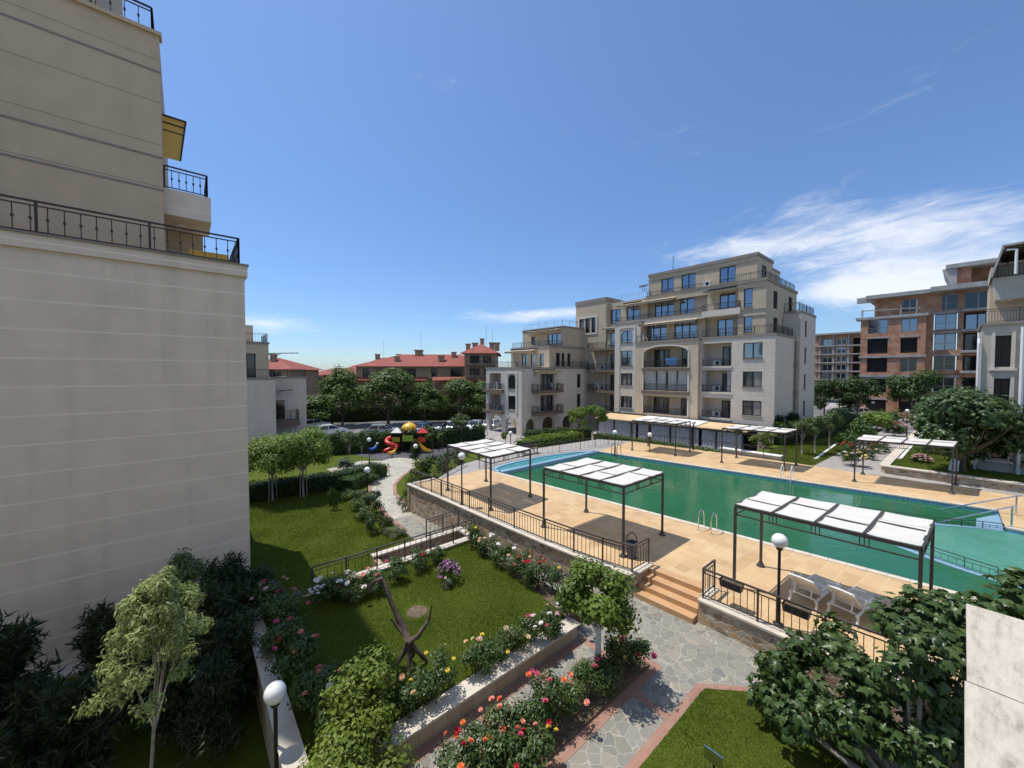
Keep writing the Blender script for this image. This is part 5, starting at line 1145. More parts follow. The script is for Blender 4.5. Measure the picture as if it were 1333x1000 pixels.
# x measured from the hotel's own origin (photo x of about 560), z from its foot
W = []
for z in (2.0,4.9): W += [(a,a+w,z,z+1.9) for a,w in ((-14.2,1.6),(-9,2.2),(-4.5,2.4),(-1.2,1.6),(3.4,2.6),(8.2,2.8))]
W3 = [(a,a+w,7.5,9.2) for a,w in ((-15.5,1.6),(-12.5,1.6),(-6.5,3.2),(.2,1.4),(4.6,2.8),(8.6,2.6))]
W += [(a,b,7.3,9.2) for a,b,_,_ in W3]
hotel('hotel_building','long ochre building with red hipped roofs and chimneys behind the row of street trees',-18.7,88,[
    ('wall',(-17.0,8.0,0,16,0,9.7,'hotel',[w for w in W if w[1] < 7.9])),('wall',(8.0,15.0,-1.5,15,0,12.6,'hotel',[(9,11,2,3.9),(9,11.2,4.9,6.8),(12.2,14.2,4.9,6.8),(9.2,11.4,7.7,9.2),(12.4,14.2,7.7,9.2),(9.2,11.4,10.4,12.1),(12.2,14.0,10.4,12.1)])),
    ('wall',(-16.9,-1.6,-.25,.0,0,6.6,'hotelpink',[w for w in W if w[1] < -1.7 and w[2] < 6])),('wall',(1.2,7.9,-.25,.0,0,6.6,'hotelpink',[w for w in W if 1.3 < w[0] and w[1] < 7.8 and w[2] < 6])),
    ('eave',(-17.6,-.6,-.02,7.3,1.8)),('eave',(1.0,15.6,-1.55,7.3,1.5)),('roof',(-17.0,14.0,0,16,9.7,3.1,1.0)),('roof',(8.0,15.0,-1.5,15,12.6,2.4,1.0)),
    ('balcony',(8.4,14.9,-1.5,9.95)),('balcony',(-14,-4,0,6.9)),('balcony',(2.5,7.5,0,7.2)),('balcony',(8.4,14.9,-1.5,7.2)),
    ('chimney',(-8.5,3,11,12.0,.5)),('chimney',(-4.5,8,12.2,13.8,.8)),('chimney',(4.5,6,11.5,13.2,.5)),('chimney',(8.0,6,12.3,15.2,.5)),('chimney',(9.6,7,13.5,15.5,.6)),('chimney',(11.3,7.5,14.5,16.6,.45)),('chimney',(13.6,10,14.0,15.8,.6)),('chimney',(14.9,10,13.8,15.8,.6)),('chimney',(2,3,11,12.2,.6)),
    ('mast',(-4.0,8,13,18.5)),('mast',(12.2,9,15,20)),('mast',(13.8,9,15,19))])
hotel('hotel_building','smaller red roofed ochre building seen in the gap left of the tall street tree',-46,112,[
    ('wall',(-9,10,0,12,0,7.6,'hotelpink',[(a,a+1.8,z,z+1.8) for a in (-7,-3,1,5) for z in (2,5)])),('roof',(-9,10,0,12,7.6,2.6,1.0)),('wall',(-2,18,9,20,0,10.2,'hotel',[(a,a+1.8,8,9.6) for a in (0,4,8,12)])),('roof',(-2,18,9,20,10.2,3.0,1.0)),('chimney',(2,14,12.5,14.2,.6)),('chimney',(9,14,12.5,14.2,.6)),('mast',(4,14,13,19))])
hotel('hotel_building','red tiled roof with lead flashing just right of the grey terraced building',-53,95,[
    ('wall',(-16,-1.8,0,14,0,9.0,'hotel',[(-6,-4,6.5,8.4)])),('roof',(-16,-1.8,0,14,9.0,3.2,1.2)),('chimney',(-9,5,10.5,13.0,.6))])
hotel('hotel_building','low pale distant house with red roof on the far left skyline',-66,150,[('wall',(-14,14,0,12,0,7.2,'hotel',[(a,a+2,4.4,6.2) for a in (-10,-4,2,8)])),('roof',(-14,14,0,12,7.2,2.6,1.0))])
# ================================================================== VEGETATION
def at(px, D, z): # point at depth D along a photo column
    x = (px-666.5)/FP*D; return (RT[0]*x+FW[0]*D, RT[1]*x+FW[1]*D, z)
# street trees before the hotel
STR = [tree_parts(M['lf_street'],M['bark'],7500,3.4,3.4,4.4,4.8,.16,30,.34,s,LEAF,.3,.33,None,(0,0),.33) for s in (3,5)]
for i,(px,D,sx,sz,lab) in enumerate(((445,60,1.12,1.03,'tallest street tree with narrow crown, first in the row before the red roofed building'),(505,61,1.5,1.03,'broadest street tree, second in the row before the red roofed building'),(552,62,1.08,.76,'smaller bright street tree, third in the row before the red roofed building'),(600,62,1.22,.85,'rounded street tree, fourth in the row before the red roofed building'),(630,63,.95,.78,'last street tree of the row, half hidden by the beige building'),(415,57,1.05,.58,'low spreading tree at the left end of the street row beside the grey building'))):
    place_tree(STR[i%2],'street_tree',lab,'tree',at(px,D,-1.6),'trees lining the street',i*1.3,(sx,sx,sz))
# round headed trees on the back lawn
RND = [tree_parts(M['lf_bright'],M['palebark'],13000,1.65,1.65,1.35,2.8,.06,26,.14,s,LEAF,.2,.46,1.75) for s in (21,22)]
for (px,py,i,lab,sc) in ((355,652,0,'round headed bright green tree on staked trunk beside the tall wall',1.0),(395,647,1,'round headed bright green tree to the right of its twin on the back lawn',1.06)):
    q = G(px,py,-1.6); t = place_tree(RND[i],'round_tree',lab,'tree',q,'round headed trees on the back lawn',i*2,sc)
    for dx in (-.22,.25): MB().bar((q[0]+dx,q[1]+dx*.5,-1.6),(q[0]+dx*.8,q[1]+dx*.3,.4),.05).build('stake',M['palebark'],t)
TOP = tree_parts(M['lf_bright'],M['bark'],3600,1.25,1.25,1.0,3.2,.05,11,.17,31,LEAF,.2,.42,2.3)
place_tree(TOP,'round_tree','clipped round tree on thin trunk, left of the pair before the tower','tree',(31.6,26.1,-1.2),'clipped trees before the tower',0,1.0)
place_tree(TOP,'round_tree','clipped round tree on thin trunk, right of the pair before the tower','tree',(33.0,24.9,-1.2),'clipped trees before the tower',2,(1.0,1.0,1.06))
SM = tree_parts(M['lf_mid'],M['bark'],700,.42,.42,.45,1.55,.025,6,.13,33,LEAF,.2,.5,1.1)
for px,py,lab,sc in ((563,593,'small round topped tree by the playground lawn, left of the pair',1.15),(576,592,'small round topped tree by the playground lawn, right of the pair',1.15),(658,589,'small ball headed tree in front of the arcade',1.1)):
    place_tree(SM,'small_tree',lab,'tree',G(px,py,-1.6),'small ball headed trees',px,sc)
place_tree(SM,'small_tree','small fluffy potted tree between the two far deck canopies','tree',(34.3,12.0,.2),None,1,(1.25,1.25,1.1))
SAP = tree_parts(M['lf_olive'],M['palebark'],1300,.85,.85,.95,2.4,.03,9,.15,35,LEAF,.3,.42,1.3)
for px,py,lab,sc in ((1044,592,'pale young tree on the lawn behind the far canopy, leftmost of three',.95),(1061,590,'pale young tree on the lawn behind the far canopy, middle of three',1.0),(1080,586,'pale young tree on the lawn behind the far canopy, rightmost of three',1.05)):
    q = G(px,py,-.06); t = place_tree(SAP,'young_tree',lab,'tree',q,'pale young trees on the far lawn',px,sc)
    MB().bar((q[0]+.2,q[1]+.1,-.06),(q[0]+.15,q[1]+.1,1.6),.05).build('stake',M['palebark'],t)
for px,py,lab in ((455,606,'thin sapling with sparse crown in front of the parking hedge, left one'),(471,604,'thin sapling with sparse crown in front of the parking hedge, right one')):
    place_tree(SAP,'young_tree',lab,'tree',G(px,py,-1.6),'saplings on the playground lawn',px,(.75,.75,.95))
# willow like tree in hedge
place_tree(SAP,'young_tree','feathery pale tree rising above the right end of the parking hedge','tree',G(601,580,-1.6),None,3,(1.3,1.3,1.15))
# right hand trees
DK = [tree_parts(M['lf_dark'],M['bark'],4200,3.2,3.2,2.7,3.7,.17,18,.38,s,LEAF,.3,.36) for s in (41,42)]
place_tree(DK[0],'broadleaf_tree','round dark tree left of the unfinished brick building entrance','tree',at(1117,55,-.1),None,0,(.82,.82,.98))
place_tree(DK[1],'broadleaf_tree','larger dark round tree in front of the middle of the unfinished brick building','tree',at(1189,52,-.1),None,1,(.92,.92,1.18))
place_tree(DK[0],'broadleaf_tree','dark tree tucked against the right end of the grey apartment building','tree',at(1074,58,-.1),None,2,(.62,.62,.95))
place_tree(DK[1],'broadleaf_tree','dark tree showing between the brick building and the big lawn tree','tree',at(1225,46,-.1),None,2,(.6,.6,.8))
p = tree_parts(M['lf_fig'],M['bark'],6500,3.3,3.2,2.5,2.95,.17,30,.27,44,FIG,.3,.34,.9)
t = place_tree(p,'fig_tree','big spreading dark fig tree on the raised lawn before the right hand building','tree',(38.1,-.1,.34),None,0,(.92,.92,.97))
MB().tube([(37.6,.3,.3),(37.75,.25,.75),(37.9,.2,1.05)],[.23,.2,.19],8).build('limewash_band',M['limewash'],t)
MB().tube([(37.9,.2,1.0),(37.6,-.5,1.9),(37.2,-1.2,2.5)],[.15,.11,.06],7).build('limb',M['bark'],t)
# mulberry on the flagstones
p = tree_parts(M['lf_bright'],M['limewash'],4600,.92,.92,.80,1.85,.075,15,.12,51,LEAF,.35,.38,1.1)
place_tree(p,'mulberry_tree','small leafy tree with whitewashed trunk standing in the rose bed on the flagstones','tree',(7.45,5.55,-.6),None,0,1.0)
# variegated young maple, lower left
p = tree_parts(M['lf_pale'],M['palebark'],9000,.86,.86,1.55,3.6,.028,44,.095,57,DROOP,.8,.21,2.3,(.16,-.08),.5)
place_tree(p,'maple_tree','young maple with pale variegated drooping leaves in the lower left','tree',(-.60,9.1,-1.7),None,0,(1.0,1.0,1.0))
p = tree_parts(M['lf_olive'],M['palebark'],3600,.62,.62,1.7,2.35,.03,20,.12,56,DROOP,.9,.30,.9,(0,0),.5)
place_tree(p,'maple_tree','darker slender maple just behind the pale variegated one','tree',(-.05,12.7,-1.7),None,0,1.0)
# conifer hedge along the wall
def conifer(seed, n=5200, r=1.0, h=2.35):
    g = np.random.default_rng(seed); K = 44
    th = g.uniform(0,2*math.pi,K); zc = .15+g.random(K)**.8*.8; rc = r*(1.05-zc*.75)*g.uniform(.6,1.05,K)
    k = g.integers(0,K,n); s = g.random(n)
    x = np.cos(th[k])*rc[k]*s; y = np.sin(th[k])*rc[k]*s; z = h*(zc[k]*.75+.35*s*zc[k])+g.normal(size=n)*.07
    P = np.column_stack([x+g.normal(size=n)*.07,y+g.normal(size=n)*.07,z])
    Nn = np.column_stack([g.normal(size=n)*.6-np.sin(th[k])*.4,g.normal(size=n)*.6+np.cos(th[k])*.4,g.normal(size=n)*.6])
    me = leafmesh('foliage',M['lf_conifer'],P,Nn,.20*(.6+.8*g.random(n)),SPRAY,None,-.35,seed)
    mb = MB(); mb.tube([(0,0,-.1),(0,0,h*.8)],[.05,.015],6)
    for i in range(0,K,2): mb.tube([(0,0,h*zc[i]*.6),(np.cos(th[i])*rc[i]*.9,np.sin(th[i])*rc[i]*.9,h*zc[i])],[.02,.006],4)
    return me, mb.mesh('stem',M['bark'],True)
CON = [conifer(s) for s in (61,62,63)]
cl = [(-9.6,14.2,1.1),(-8.0,14.5,1.0),(-6.4,14.1,1.15),(-4.8,14.5,.95),(-3.3,14.2,1.1),(-1.8,14.6,.9),(-.5,14.5,1.05),(.75,14.6,1.15),(1.6,14.2,.95),(-5.6,12.6,1.0),(-3.9,12.4,.95),(-2.4,12.2,.85),(.4,13.1,1.0),(-7.2,12.5,1.0),(.75,11.7,.95),(.35,10.5,.85),(-.75,12.4,.9),(-2.9,10.7,.95),(-4.3,10.9,1.0),(-3.2,9.3,.8),(-1.9,11.3,.95),(-.2,11.3,.9),(.85,12.7,1.1)]
for i,(x,y,s) in enumerate(cl):
    t = thing('conifer_shrub','dark feathery conifer in the shaded row at the foot of the tall left wall','conifer',(x,y,-1.7),0,'dark conifers along the shaded wall')
    for nm,me in zip(('foliage','stem'),CON[i%3]): link(nm,me,t,(0,0,0),(0,0,i*1.1),(s,s,s))
for px,py,s,lab in ((1012,576,1.05,'dark conifer at the corner of the main building, left one'),(1031,574,1.1,'dark conifer at the corner of the main building, right one')):
    q = G(px,py,-.06); t = thing('conifer_shrub',lab,'conifer',q)
    for nm,me in zip(('foliage','stem'),CON[0]): link(nm,me,t,(0,0,0),(0,0,px),(s*1.15,s*1.15,s))
q = G(541,603,-1.6); t = thing('conical_shrub','dark conical evergreen around the lamp by the playground','shrub',q); link('foliage',CON[1][0],t,(0,0,0),(0,0,0),(.75,.75,.9))
# hedges
hedge('hedge','dark clipped hedge along the back edge of the lawn under the round headed trees',[G(300,656,-1.6),G(390,643,-1.6),G(440,636,-1.6),G(490,622,-1.6)],1.0,1.15,-1.6,M['lf_dark'],.13,170)
hedge('hedge','tall dark hedge screening the car park behind the playground',[G(418,592,-1.6),G(500,587,-1.6),G(560,583,-1.6),G(628,576,-1.6)],1.3,2.0,-1.6,M['lf_dark'],.22,75,'hedge',None,.12)
hedge('hedge','dark hedge between the far deck railing and the restaurant curtains',[(35.6,27,-1.2),(36.0,18,-1.2),(36.0,13.4,-1.2)],1.0,.98,-1.2,M['lf_mid'],.16,90)
hedge('hedge','light green clipped hedge behind the bench and small pool',[(22.8,25.3,-1.2),(26,25.5,-1.2),(29.9,25.2,-1.2)],1.6,1.9,-1.2,M['lf_lime'],.16,90)
hedge('hedge','dark clipped hedge in the shade in front of the arcade',[(27.5,29.8,-1.2),(31,29,-1.2),(34.5,27.2,-1.2)],1.2,1.7,-1.2,M['lf_dark'],.17,80)
hedge('hedge','low dark trimmed hedge along the inside bend of the garden path',[G(452,640,-1.6),G(478,626,-1.6),G(497,619,-1.6)],1.1,.9,-1.6,M['lf_mid'],.13,130)
hedge('hedge','dark hedge behind the white cars at the far left',[at(385,62,-1.6),at(428,60,-1.6)],1.5,2.0,-1.6,M['lf_dark'],.25,50)
hedge('hedge','green screen hedge behind the pale young trees on the far lawn',[(42,11.0,-.06),(58,8.2,-.06)],.8,2.0,-.06,M['lf_dark'],.2,50)
hedge('hedge','long dark hedge beyond the car park, standing in for shade under the street trees',[at(425,66,-1.6),at(540,67,-1.6),at(640,68,-1.6)],1.6,2.6,-1.6,M['lf_dark'],.3,35)  # dark hedge made tall, stands in for the shade under the trees
# shrubs
SH = {'dark':blob_mesh('foliage',M['lf_dark'],900,.62,.62,.5,.11,71),'mid':blob_mesh('foliage',M['lf_mid'],900,.62,.62,.5,.11,72),'lime':blob_mesh('foliage',M['lf_lime'],1200,.62,.62,.5,.10,73,LEAF,12),'silver':blob_mesh('foliage',M['lf_silver'],1400,.6,.6,.45,.10,74,SPRAY,10),'spiky':blob_mesh('foliage',M['lf_silver'],800,.6,.6,.55,.24,75,SPRAY,8,.4,-1.2),'bright':blob_mesh('foliage',M['lf_bright'],1000,.62,.62,.5,.12,76)}
def shrub(kind, label, loc, r, h, group=None, name='shrub', cat='shrub', rz=0):
    t = thing(name,label,cat,loc,0,group); link('foliage',SH[kind],t,(0,0,-.05),(0,0,rz),(r/.72,r/.72,h/.95))
    mb = MB()
    for k in range(5): mb.tube([(loc[0],loc[1],loc[2]-.05),(loc[0]+.3*r*math.cos(k*1.26),loc[1]+.3*r*math.sin(k*1.26),loc[2]+h*.55)],[.02,.008],4)
    mb.build('stems',M['bark'],t); return t
for k,px,py,z,r,h,lab in [
    ('lime',536,650,-1.6,.75,1.6,'lime green rounded bush against the left end of the deck wall'),
    ('lime',548,622,-1.6,1.0,1.5,'lime topped bush at the path bend beside the deck corner'),
    ('dark',566,622,-1.6,1.2,1.8,'large dark bush beside the left end of the deck, nearer one'),
    ('dark',588,610,-1.6,1.3,1.7,'large dark bush beside the left end of the deck, farther one'),
    ('silver',521,657,-1.6,.42,.62,'silvery round bush on the path edge, left of the pair by the wall'),
    ('silver',529,666,-1.6,.36,.6,'silvery round bush on the path edge, right of the pair by the wall'),
    ('spiky',486,668,-1.6,.85,1.1,'spiky grey green shrub at the inside of the path bend'),
    ('dark',491,694,-1.6,.6,1.0,'dark upright shrub at the corner of the back lawn'),
    ('silver',513,697,-1.6,.75,.55,'low silvery mound between the back lawn and the railing'),
    ('dark',505,682,-1.6,.5,.5,'low dark purple leaved plant beside the pale path'),
    ('mid',455,650,-1.6,.8,.7,'sprawling green ground shrub along the lawn edge, first of the row'),
    ('mid',466,662,-1.6,.75,.7,'sprawling green ground shrub along the lawn edge, second of the row'),
    ('silver',470,650,-1.6,.7,.7,'grey green shrub at the foot of the path lamp'),
    ('mid',476,678,-1.6,.7,.8,'sprawling green ground shrub along the lawn edge, third of the row'),
    ('mid',483,630,-1.6,.9,.9,'green shrub between the lamp and the bend of the path'),
    ('spiky',449,612,-1.6,1.1,.9,'grey green shrub on the lawn by the low stone steps'),
    ('dark',434,664,-1.6,.32,1.3,'slim dark red shrub standing alone on the back lawn'),
    ('lime',690,592,-1.2,1.0,1.2,'small yellow green bush left of the bench'),
    ('lime',990,583,-.06,1.0,1.3,'bright lime bush on the lawn at the building corner'),
    ('bright',1002,578,-.06,.8,1.2,'bright green bush next to the dark conifers'),
    ('mid',1106,590,-.1,1.3,1.9,'big leafy shrub beside the grey path, nearest of the row'),
    ('mid',1122,578,-.1,1.5,2.4,'big leafy shrub beside the grey path, second of the row'),
    ('bright',1140,569,-.1,1.8,2.6,'bright leafy shrub beside the grey path, third of the row'),
    ('mid',1156,562,-.1,2.0,2.6,'leafy shrub beside the grey path, fourth of the row'),
    ('dark',1143,588,-.1,.9,1.1,'low dark shrub at the path edge behind the yellow roses'),
    ('dark',1095,560,-.1,2.2,2.6,'dark shrub in front of the white parked cars'),
    ('mid',1210,590,.34,.9,1.0,'small shrub at the foot of the big fig tree'),
    ('dark',1285,612,.34,2.0,2.4,'dark shrub in deep shade right of the big fig tree trunk'),
    ('dark',1322,615,.34,1.6,2.2,'dark shrub in the shade before the right hand building'),
    ('mid',640,583,-1.3,1.0,1.0,'green shrub before the left end of the arcade'),
    ('bright',632,581,-1.3,.8,.8,'bright low shrub before the left end of the arcade'),
    ('mid',648,585,-1.3,.7,.6,'low green shrub just left of the arcade lamp')]:
    shrub(k,lab,G(px,py,z),r,h,None,rz=px)
t = thing('box_bush','clipped round box bush at the corner of the near lawn by the fig tree','shrub',(10.25,2.55,-.63))
link('foliage',leafmesh('foliage',M['lf_bright'],*(lambda d: (d*np.array([.42,.42,.42])+np.array([0,0,.45]),d+.4*rng.normal(size=d.shape)))(unit(3800,rng)),.055,LEAF,None,0,5),t); MB().sphere((10.25,2.55,-.18),.38,14,8,1.0).build('branches',M['lf_dark'],t)
# light leaved shrubs at the lower edge
p = blob_mesh('foliage',M['lf_lime'],5200,.95,.95,.8,.088,81,LEAF,20,.38,.2); p2 = blob_mesh('foliage',M['lf_lime'],4600,.9,.9,.75,.088,82,LEAF,15,.40,.2)
for me,lab,loc,rz in ((p,'lime leaved bushy shrub filling the near corner of the lawn beside the capped wall',(2.5,7.35,-.3),0),(p2,'bushy light green shrub at the bottom edge, nearest the globe lamp',(1.95,6.55,-.6),1)):
    t = thing('lilac_shrub',lab,'shrub',loc); link('foliage',me,t,(0,0,-.1),(0,0,rz))
    mb = MB(); [mb.tube([(loc[0],loc[1],loc[2]-.1),(loc[0]+.5*math.cos(k),loc[1]+.5*math.sin(k),loc[2]+1.0)],[.03,.01],5) for k in range(7)]; mb.build('stems',M['bark'],t)
# near fig tree
FC = [(1000,905,.0),(1045,845,.8),(1065,905,.4),(1100,860,1.1),(1120,930,.4),(1165,805,2.0),(1205,790,2.4),(1180,870,1.6),(1245,800,2.4),(1290,795,2.6),(1225,895,1.3),(1330,768,2.9),(1165,960,.3),(1215,960,.6),(1030,935,.2),(1260,850,2.0),(1085,825,1.0),(1130,890,.9),(1300,860,2.0),(1240,950,.8),(1100,945,.3),(1365,790,2.8),(1015,870,.5),(1200,835,2.2)]
g = np.random.default_rng(91); cc = np.array([G(*c) for c in FC]); K = len(cc); n = 3800
k = g.integers(0,K,n); rr = .44; o = unit(n,g); P = cc[k]+o*(rr*g.random(n)[:,None]**.5)*np.array([1,1,.85])
cen = cc.mean(0); Nn = o*.7+(P-cen)*.25+np.array([0,0,.75])+.62*g.normal(size=(n,3))
base = np.array((9.3,.35,-.62)); keep = P[:,2] > -.5
t = thing('fig_tree','large fig tree with big lobed glossy leaves at the lower right, covering the deck wall','tree',tuple(base))
link('crown',leafmesh('crown',M['lf_fig'],P[keep]-base,Nn[keep],.175*(.55+.8*g.random(keep.sum())),FIG,None,.45,92),t)
mb = MB()
for c in cc: mb.tube([tuple(base+np.array((.05,.02,-.1))),tuple(base*.55+c*.45+np.array((0,0,-.15))),tuple(c)],[.06,.04,.012],6)
mb.build('trunk',M['palebark'],t)
# ------------------------------------------------------------------ rose bushes with their blooms
ROS = [blob_mesh('foliage',M['lf_rose'],1500,.46,.46,.46,.07,s,LEAF,13,.42,.2) for s in (101,102,103)]
def bloom(col):
    mb = MB()
    for j,(r,z,n) in enumerate(((.055,.0,7),(.04,.018,6),(.022,.03,5))):
        for i in range(n):
            a = 2*math.pi*i/n+j*.5; b = 2*math.pi*(i+1.25)/n+j*.5; m = (a+b)/2
            mb.add([(0,0,z-.02),(r*math.cos(a),r*math.sin(a),z+.012),(r*1.2*math.cos(m),r*1.2*math.sin(m),z+.026),(r*math.cos(b),r*math.sin(b),z+.012)],[(0,1,2),(0,2,3)])
    return mb.mesh('bloom',M['p_'+col])
BL = {c:bloom(c) for c in PET}
def rose(label, loc, r, h, cols, nb, seed, bs=1.0, group='rose bushes in the garden beds'):
    t = thing('rose_bush',label,'rose bush',loc,0,group); g = random.Random(seed); rz = g.uniform(0,6)
    r *= 1.12; nb = max(1,round(nb*.72)); sx = r/.52; sz = h/.80
    link('foliage',ROS[seed%3],t,(0,0,-.04),(0,0,rz),(sx,sx,sz))
    mb = MB()
    for k in range(6):
        a = g.uniform(0,6.28); mb.tube([(loc[0],loc[1],loc[2]-.05),(loc[0]+.35*r*math.cos(a),loc[1]+.35*r*math.sin(a),loc[2]+h*.5),(loc[0]+.6*r*math.cos(a),loc[1]+.6*r*math.sin(a),loc[2]+h*g.uniform(.8,1.05))],[.012,.009,.005],4)
    mb.build('stems',M['lf_mid'],t)
    for i in range(nb):
        a = g.uniform(0,6.28); q = g.random()**.5; el = math.sqrt(max(0,1-q*q*.75))
        s = bs*g.uniform(.75,1.35)
        link('bloom',BL[g.choice(cols)],t,(q*r*1.0*math.cos(a),q*r*1.02*math.sin(a),h*(.40+.60*el)+g.uniform(-.02,.05)),(g.uniform(-.5,.5)+.5*q*math.sin(a)*-1,g.uniform(-.3,.3)+.5*q*math.cos(a),a),(s,s,s))
    return t
RB = [ # px, py(base), z, r, h, colours, blooms, label
 (618,716,-.42,.42,.95,('yellow','cream'),6,'rose bush with one yellow bloom at the far right corner of the lawn'),
 (637,728,-.42,.46,.85,('cream','peach','white'),8,'pale flowered rose bush, second along the right edge of the lawn'),
 (657,740,-.42,.48,.85,('white','blush'),6,'mostly green rose bush, third along the right edge of the lawn'),
 (677,752,-.42,.50,.9,('peach','red','salmon'),10,'rose bush with peach and red blooms on the right edge of the lawn'),
 (700,766,-.42,.50,.95,('red','pink'),9,'dark rose bush with deep red blooms near the deck wall'),
 (722,775,-.42,.42,.9,('yellow','cream'),2,'nearly flowerless rose bush between the red one and the leafy tree'),
 (741,806,-.35,.42,.7,('white',),12,'white flowering rose bush behind the leafy tree crown'),
 (716,826,-.3,.40,.65,('white','blush'),11,'white and blush rose bush at the right end of the capped wall'),
 (693,838,-.3,.42,.7,('white','pink'),7,'rose bush with scattered white blooms on the capped wall bed'),
 (668,852,-.3,.42,.7,('cream','peach'),3,'leafy rose bush mid way along the capped wall'),
 (642,866,-.3,.40,.65,('cream','yellow'),4,'cream rose bush above the capped wall, right of the pale pair'),
 (617,880,-.3,.42,.7,('cream','peach','blush'),7,'rose bush with large cream blooms above the capped wall'),
 (566,905,-.3,.50,.8,('yellow',),6,'rose bush with bright yellow blooms in front of the driftwood figure'),
 (545,925,-.3,.45,.7,('yellow','peach'),3,'rose bush wedged between the yellow one and the lime shrub'),
 (436,783,-.3,.62,.75,('white',),26,'big white flowering rose bush by the planter railing'),
 (462,779,-.3,.48,.7,('white','salmon'),9,'white and salmon rose bush along the planter coping'),
 (487,770,-.3,.42,.7,('salmon','pink'),4,'rose bush with a few salmon blooms along the planter coping'),
 (517,755,-.3,.42,.75,('pink','white'),2,'dark leafy rose bush at the middle of the planter coping'),
 (545,742,-.3,.40,.7,('pink','red'),3,'sparse rose bush with one red bloom on the planter coping'),
 (568,733,-.3,.34,.6,('white','peach'),2,'smallest rose bush on the planter coping, before the railing end'),
 (352,802,-.3,.60,.95,('pink','blush'),9,'shaded pink rose bush at the end of the planter railing'),
 (375,812,-.3,.55,.85,('pink','red'),7,'shaded rose bush with crimson blooms beside the white one'),
 (372,850,-.3,.55,.85,('pink','red'),5,'shaded rose bush half way along the dark wall'),
 (392,882,-.3,.55,.9,('pink','salmon'),7,'shaded rose bush with pink clusters near the dark wall'),
 (412,920,-.3,.52,.8,('salmon','pink'),5,'shaded rose bush with salmon blooms above the globe lamp'),
 (432,955,-.3,.50,.8,('pink','white'),4,'shaded rose bush next to the lime shrub by the globe lamp'),
 (830,872,-.6,.42,.75,('red','pink'),7,'crimson rose bush at the end of the flagstone bed'),
 (806,878,-.6,.40,.95,('pink','yellow'),8,'pink and yellow rose bush next to the whitewashed trunk'),
 (790,898,-.6,.42,.7,('pink',),3,'dark leafy rose bush in front of the whitewashed trunk'),
 (760,905,-.6,.44,.75,('pink','salmon'),2,'dark leafy rose bush left of the whitewashed trunk'),
 (742,932,-.6,.44,.75,('orange','salmon'),5,'rose bush with two orange blooms in the flagstone bed'),
 (712,938,-.6,.44,.95,('pink','orange'),8,'tall rose bush with magenta blooms in the flagstone bed'),
 (690,965,-.6,.46,.8,('pink','salmon','red'),10,'magenta and salmon rose bush in the flagstone bed'),
 (655,975,-.6,.46,.75,('orange','salmon'),7,'orange rose bush in the flagstone bed'),
 (625,1000,-.6,.46,.75,('orange','red'),8,'orange and red rose bush at the bottom edge of the picture'),
 (700,1005,-.6,.46,.7,('yellow','blush'),3,'rose bush with a pale bloom at the bottom edge of the picture'),
 (660,1020,-.6,.46,.7,('pink','red','orange'),8,'rose bush with pink and red blooms cut by the bottom edge'),
 (590,1025,-.6,.46,.7,('red','orange'),7,'rose bush at the bottom edge nearest the capped wall'),
 (1112,607,-.1,.75,1.0,('yellow','cream','white'),26,'rose bush full of yellow and cream blooms beyond the far canopy'),
 (1103,598,-.1,.45,1.3,('red',),10,'rose bush with coral red blooms behind the yellow one'),
 (1130,598,-.1,.6,.9,('cream','peach'),6,'rose bush with few cream blooms along the grey path'),
 (1140,590,-.1,.6,.8,('pink','red'),6,'rose bush farther up the grey path'),
 (1164,568,-.1,1.0,1.5,('pink','blush'),40,'pink flowering bush under the path lamp')]
for i,(px,py,z,r,h,c,nb,lab) in enumerate(RB): rose(lab,G(px,py,z),r,h,c,nb,i+3,1.7 if px > 1000 else (.86 if py > 820 else 1.0))
q = G(584,757,-.3); t = thing('flower_dome','dome of purple flowers on the lawn','flowers',q)
link('foliage',SH['mid'],t,(0,0,-.05),(0,0,0),(.5,.5,.72))
for i in range(70):
    a = rng.uniform(0,6.28); e = rng.uniform(.15,1.45); link('bloom',BL['purple' if i%5 else 'blush'],t,(.40*math.cos(a)*math.cos(e),.40*math.sin(a)*math.cos(e),.22+.46*math.sin(e)),(math.sin(a)*-.8*math.cos(e),math.cos(a)*.8*math.cos(e),0),(.75,.75,.75))
shrub('spiky','small tuft of bright grass leaves in front of the purple flower dome',tuple(np.array(G(583,765,-.3))),.26,.28)
q = G(1199,602,.34); t = thing('flower_dome','low round clump of pale pink flowers on the raised lawn','flowers',q); link('foliage',SH['dark'],t,(0,0,-.05),(0,0,0),(.75,.75,.55))
for i in range(60):
    a = rng.uniform(0,6.28); e = rng.uniform(.1,1.45); link('bloom',BL['blush'],t,(.55*math.cos(a)*math.cos(e),.55*math.sin(a)*math.cos(e),.12+.42*math.sin(e)),(0,0,a),(1.5,1.5,1.5))
tag(MB().lathe(tuple(np.array(G(543,796,-.297))),[(.30,.0),(.22,.004),(.08,.006)],14).build('bare_patch',M['earth']),kind='structure')
# grass blades
blades('grass','short mown grass on the lawn with the driftwood figure',L1,-.30,150000,.038,.006,1,None,((G(543,796,-.3)[0],G(543,796,-.3)[1],.42),))
blades('grass','short mown grass on the near lawn beside the flagstones',L3,-.60,150000,.045,.006,2)
blades('grass','longer grass on the back lawn',[(1.7,14.7),(9,14.7),(8.2,19),(7.2,21),(8,26),(8,30),(1.7,30)],-1.60,110000,.06,.011,3)
blades('grass','grass of the raised lawn at the right',[(36.25,3.3),(36.25,-6),(50,-6),(50,3)],.34,30000,.07,.02,4)
blades('grass','grass of the far lawn behind the canopy',[(34.3,7.0),(34.3,10.5),(45,11),(48,6.6)],-.06,25000,.07,.02,5)
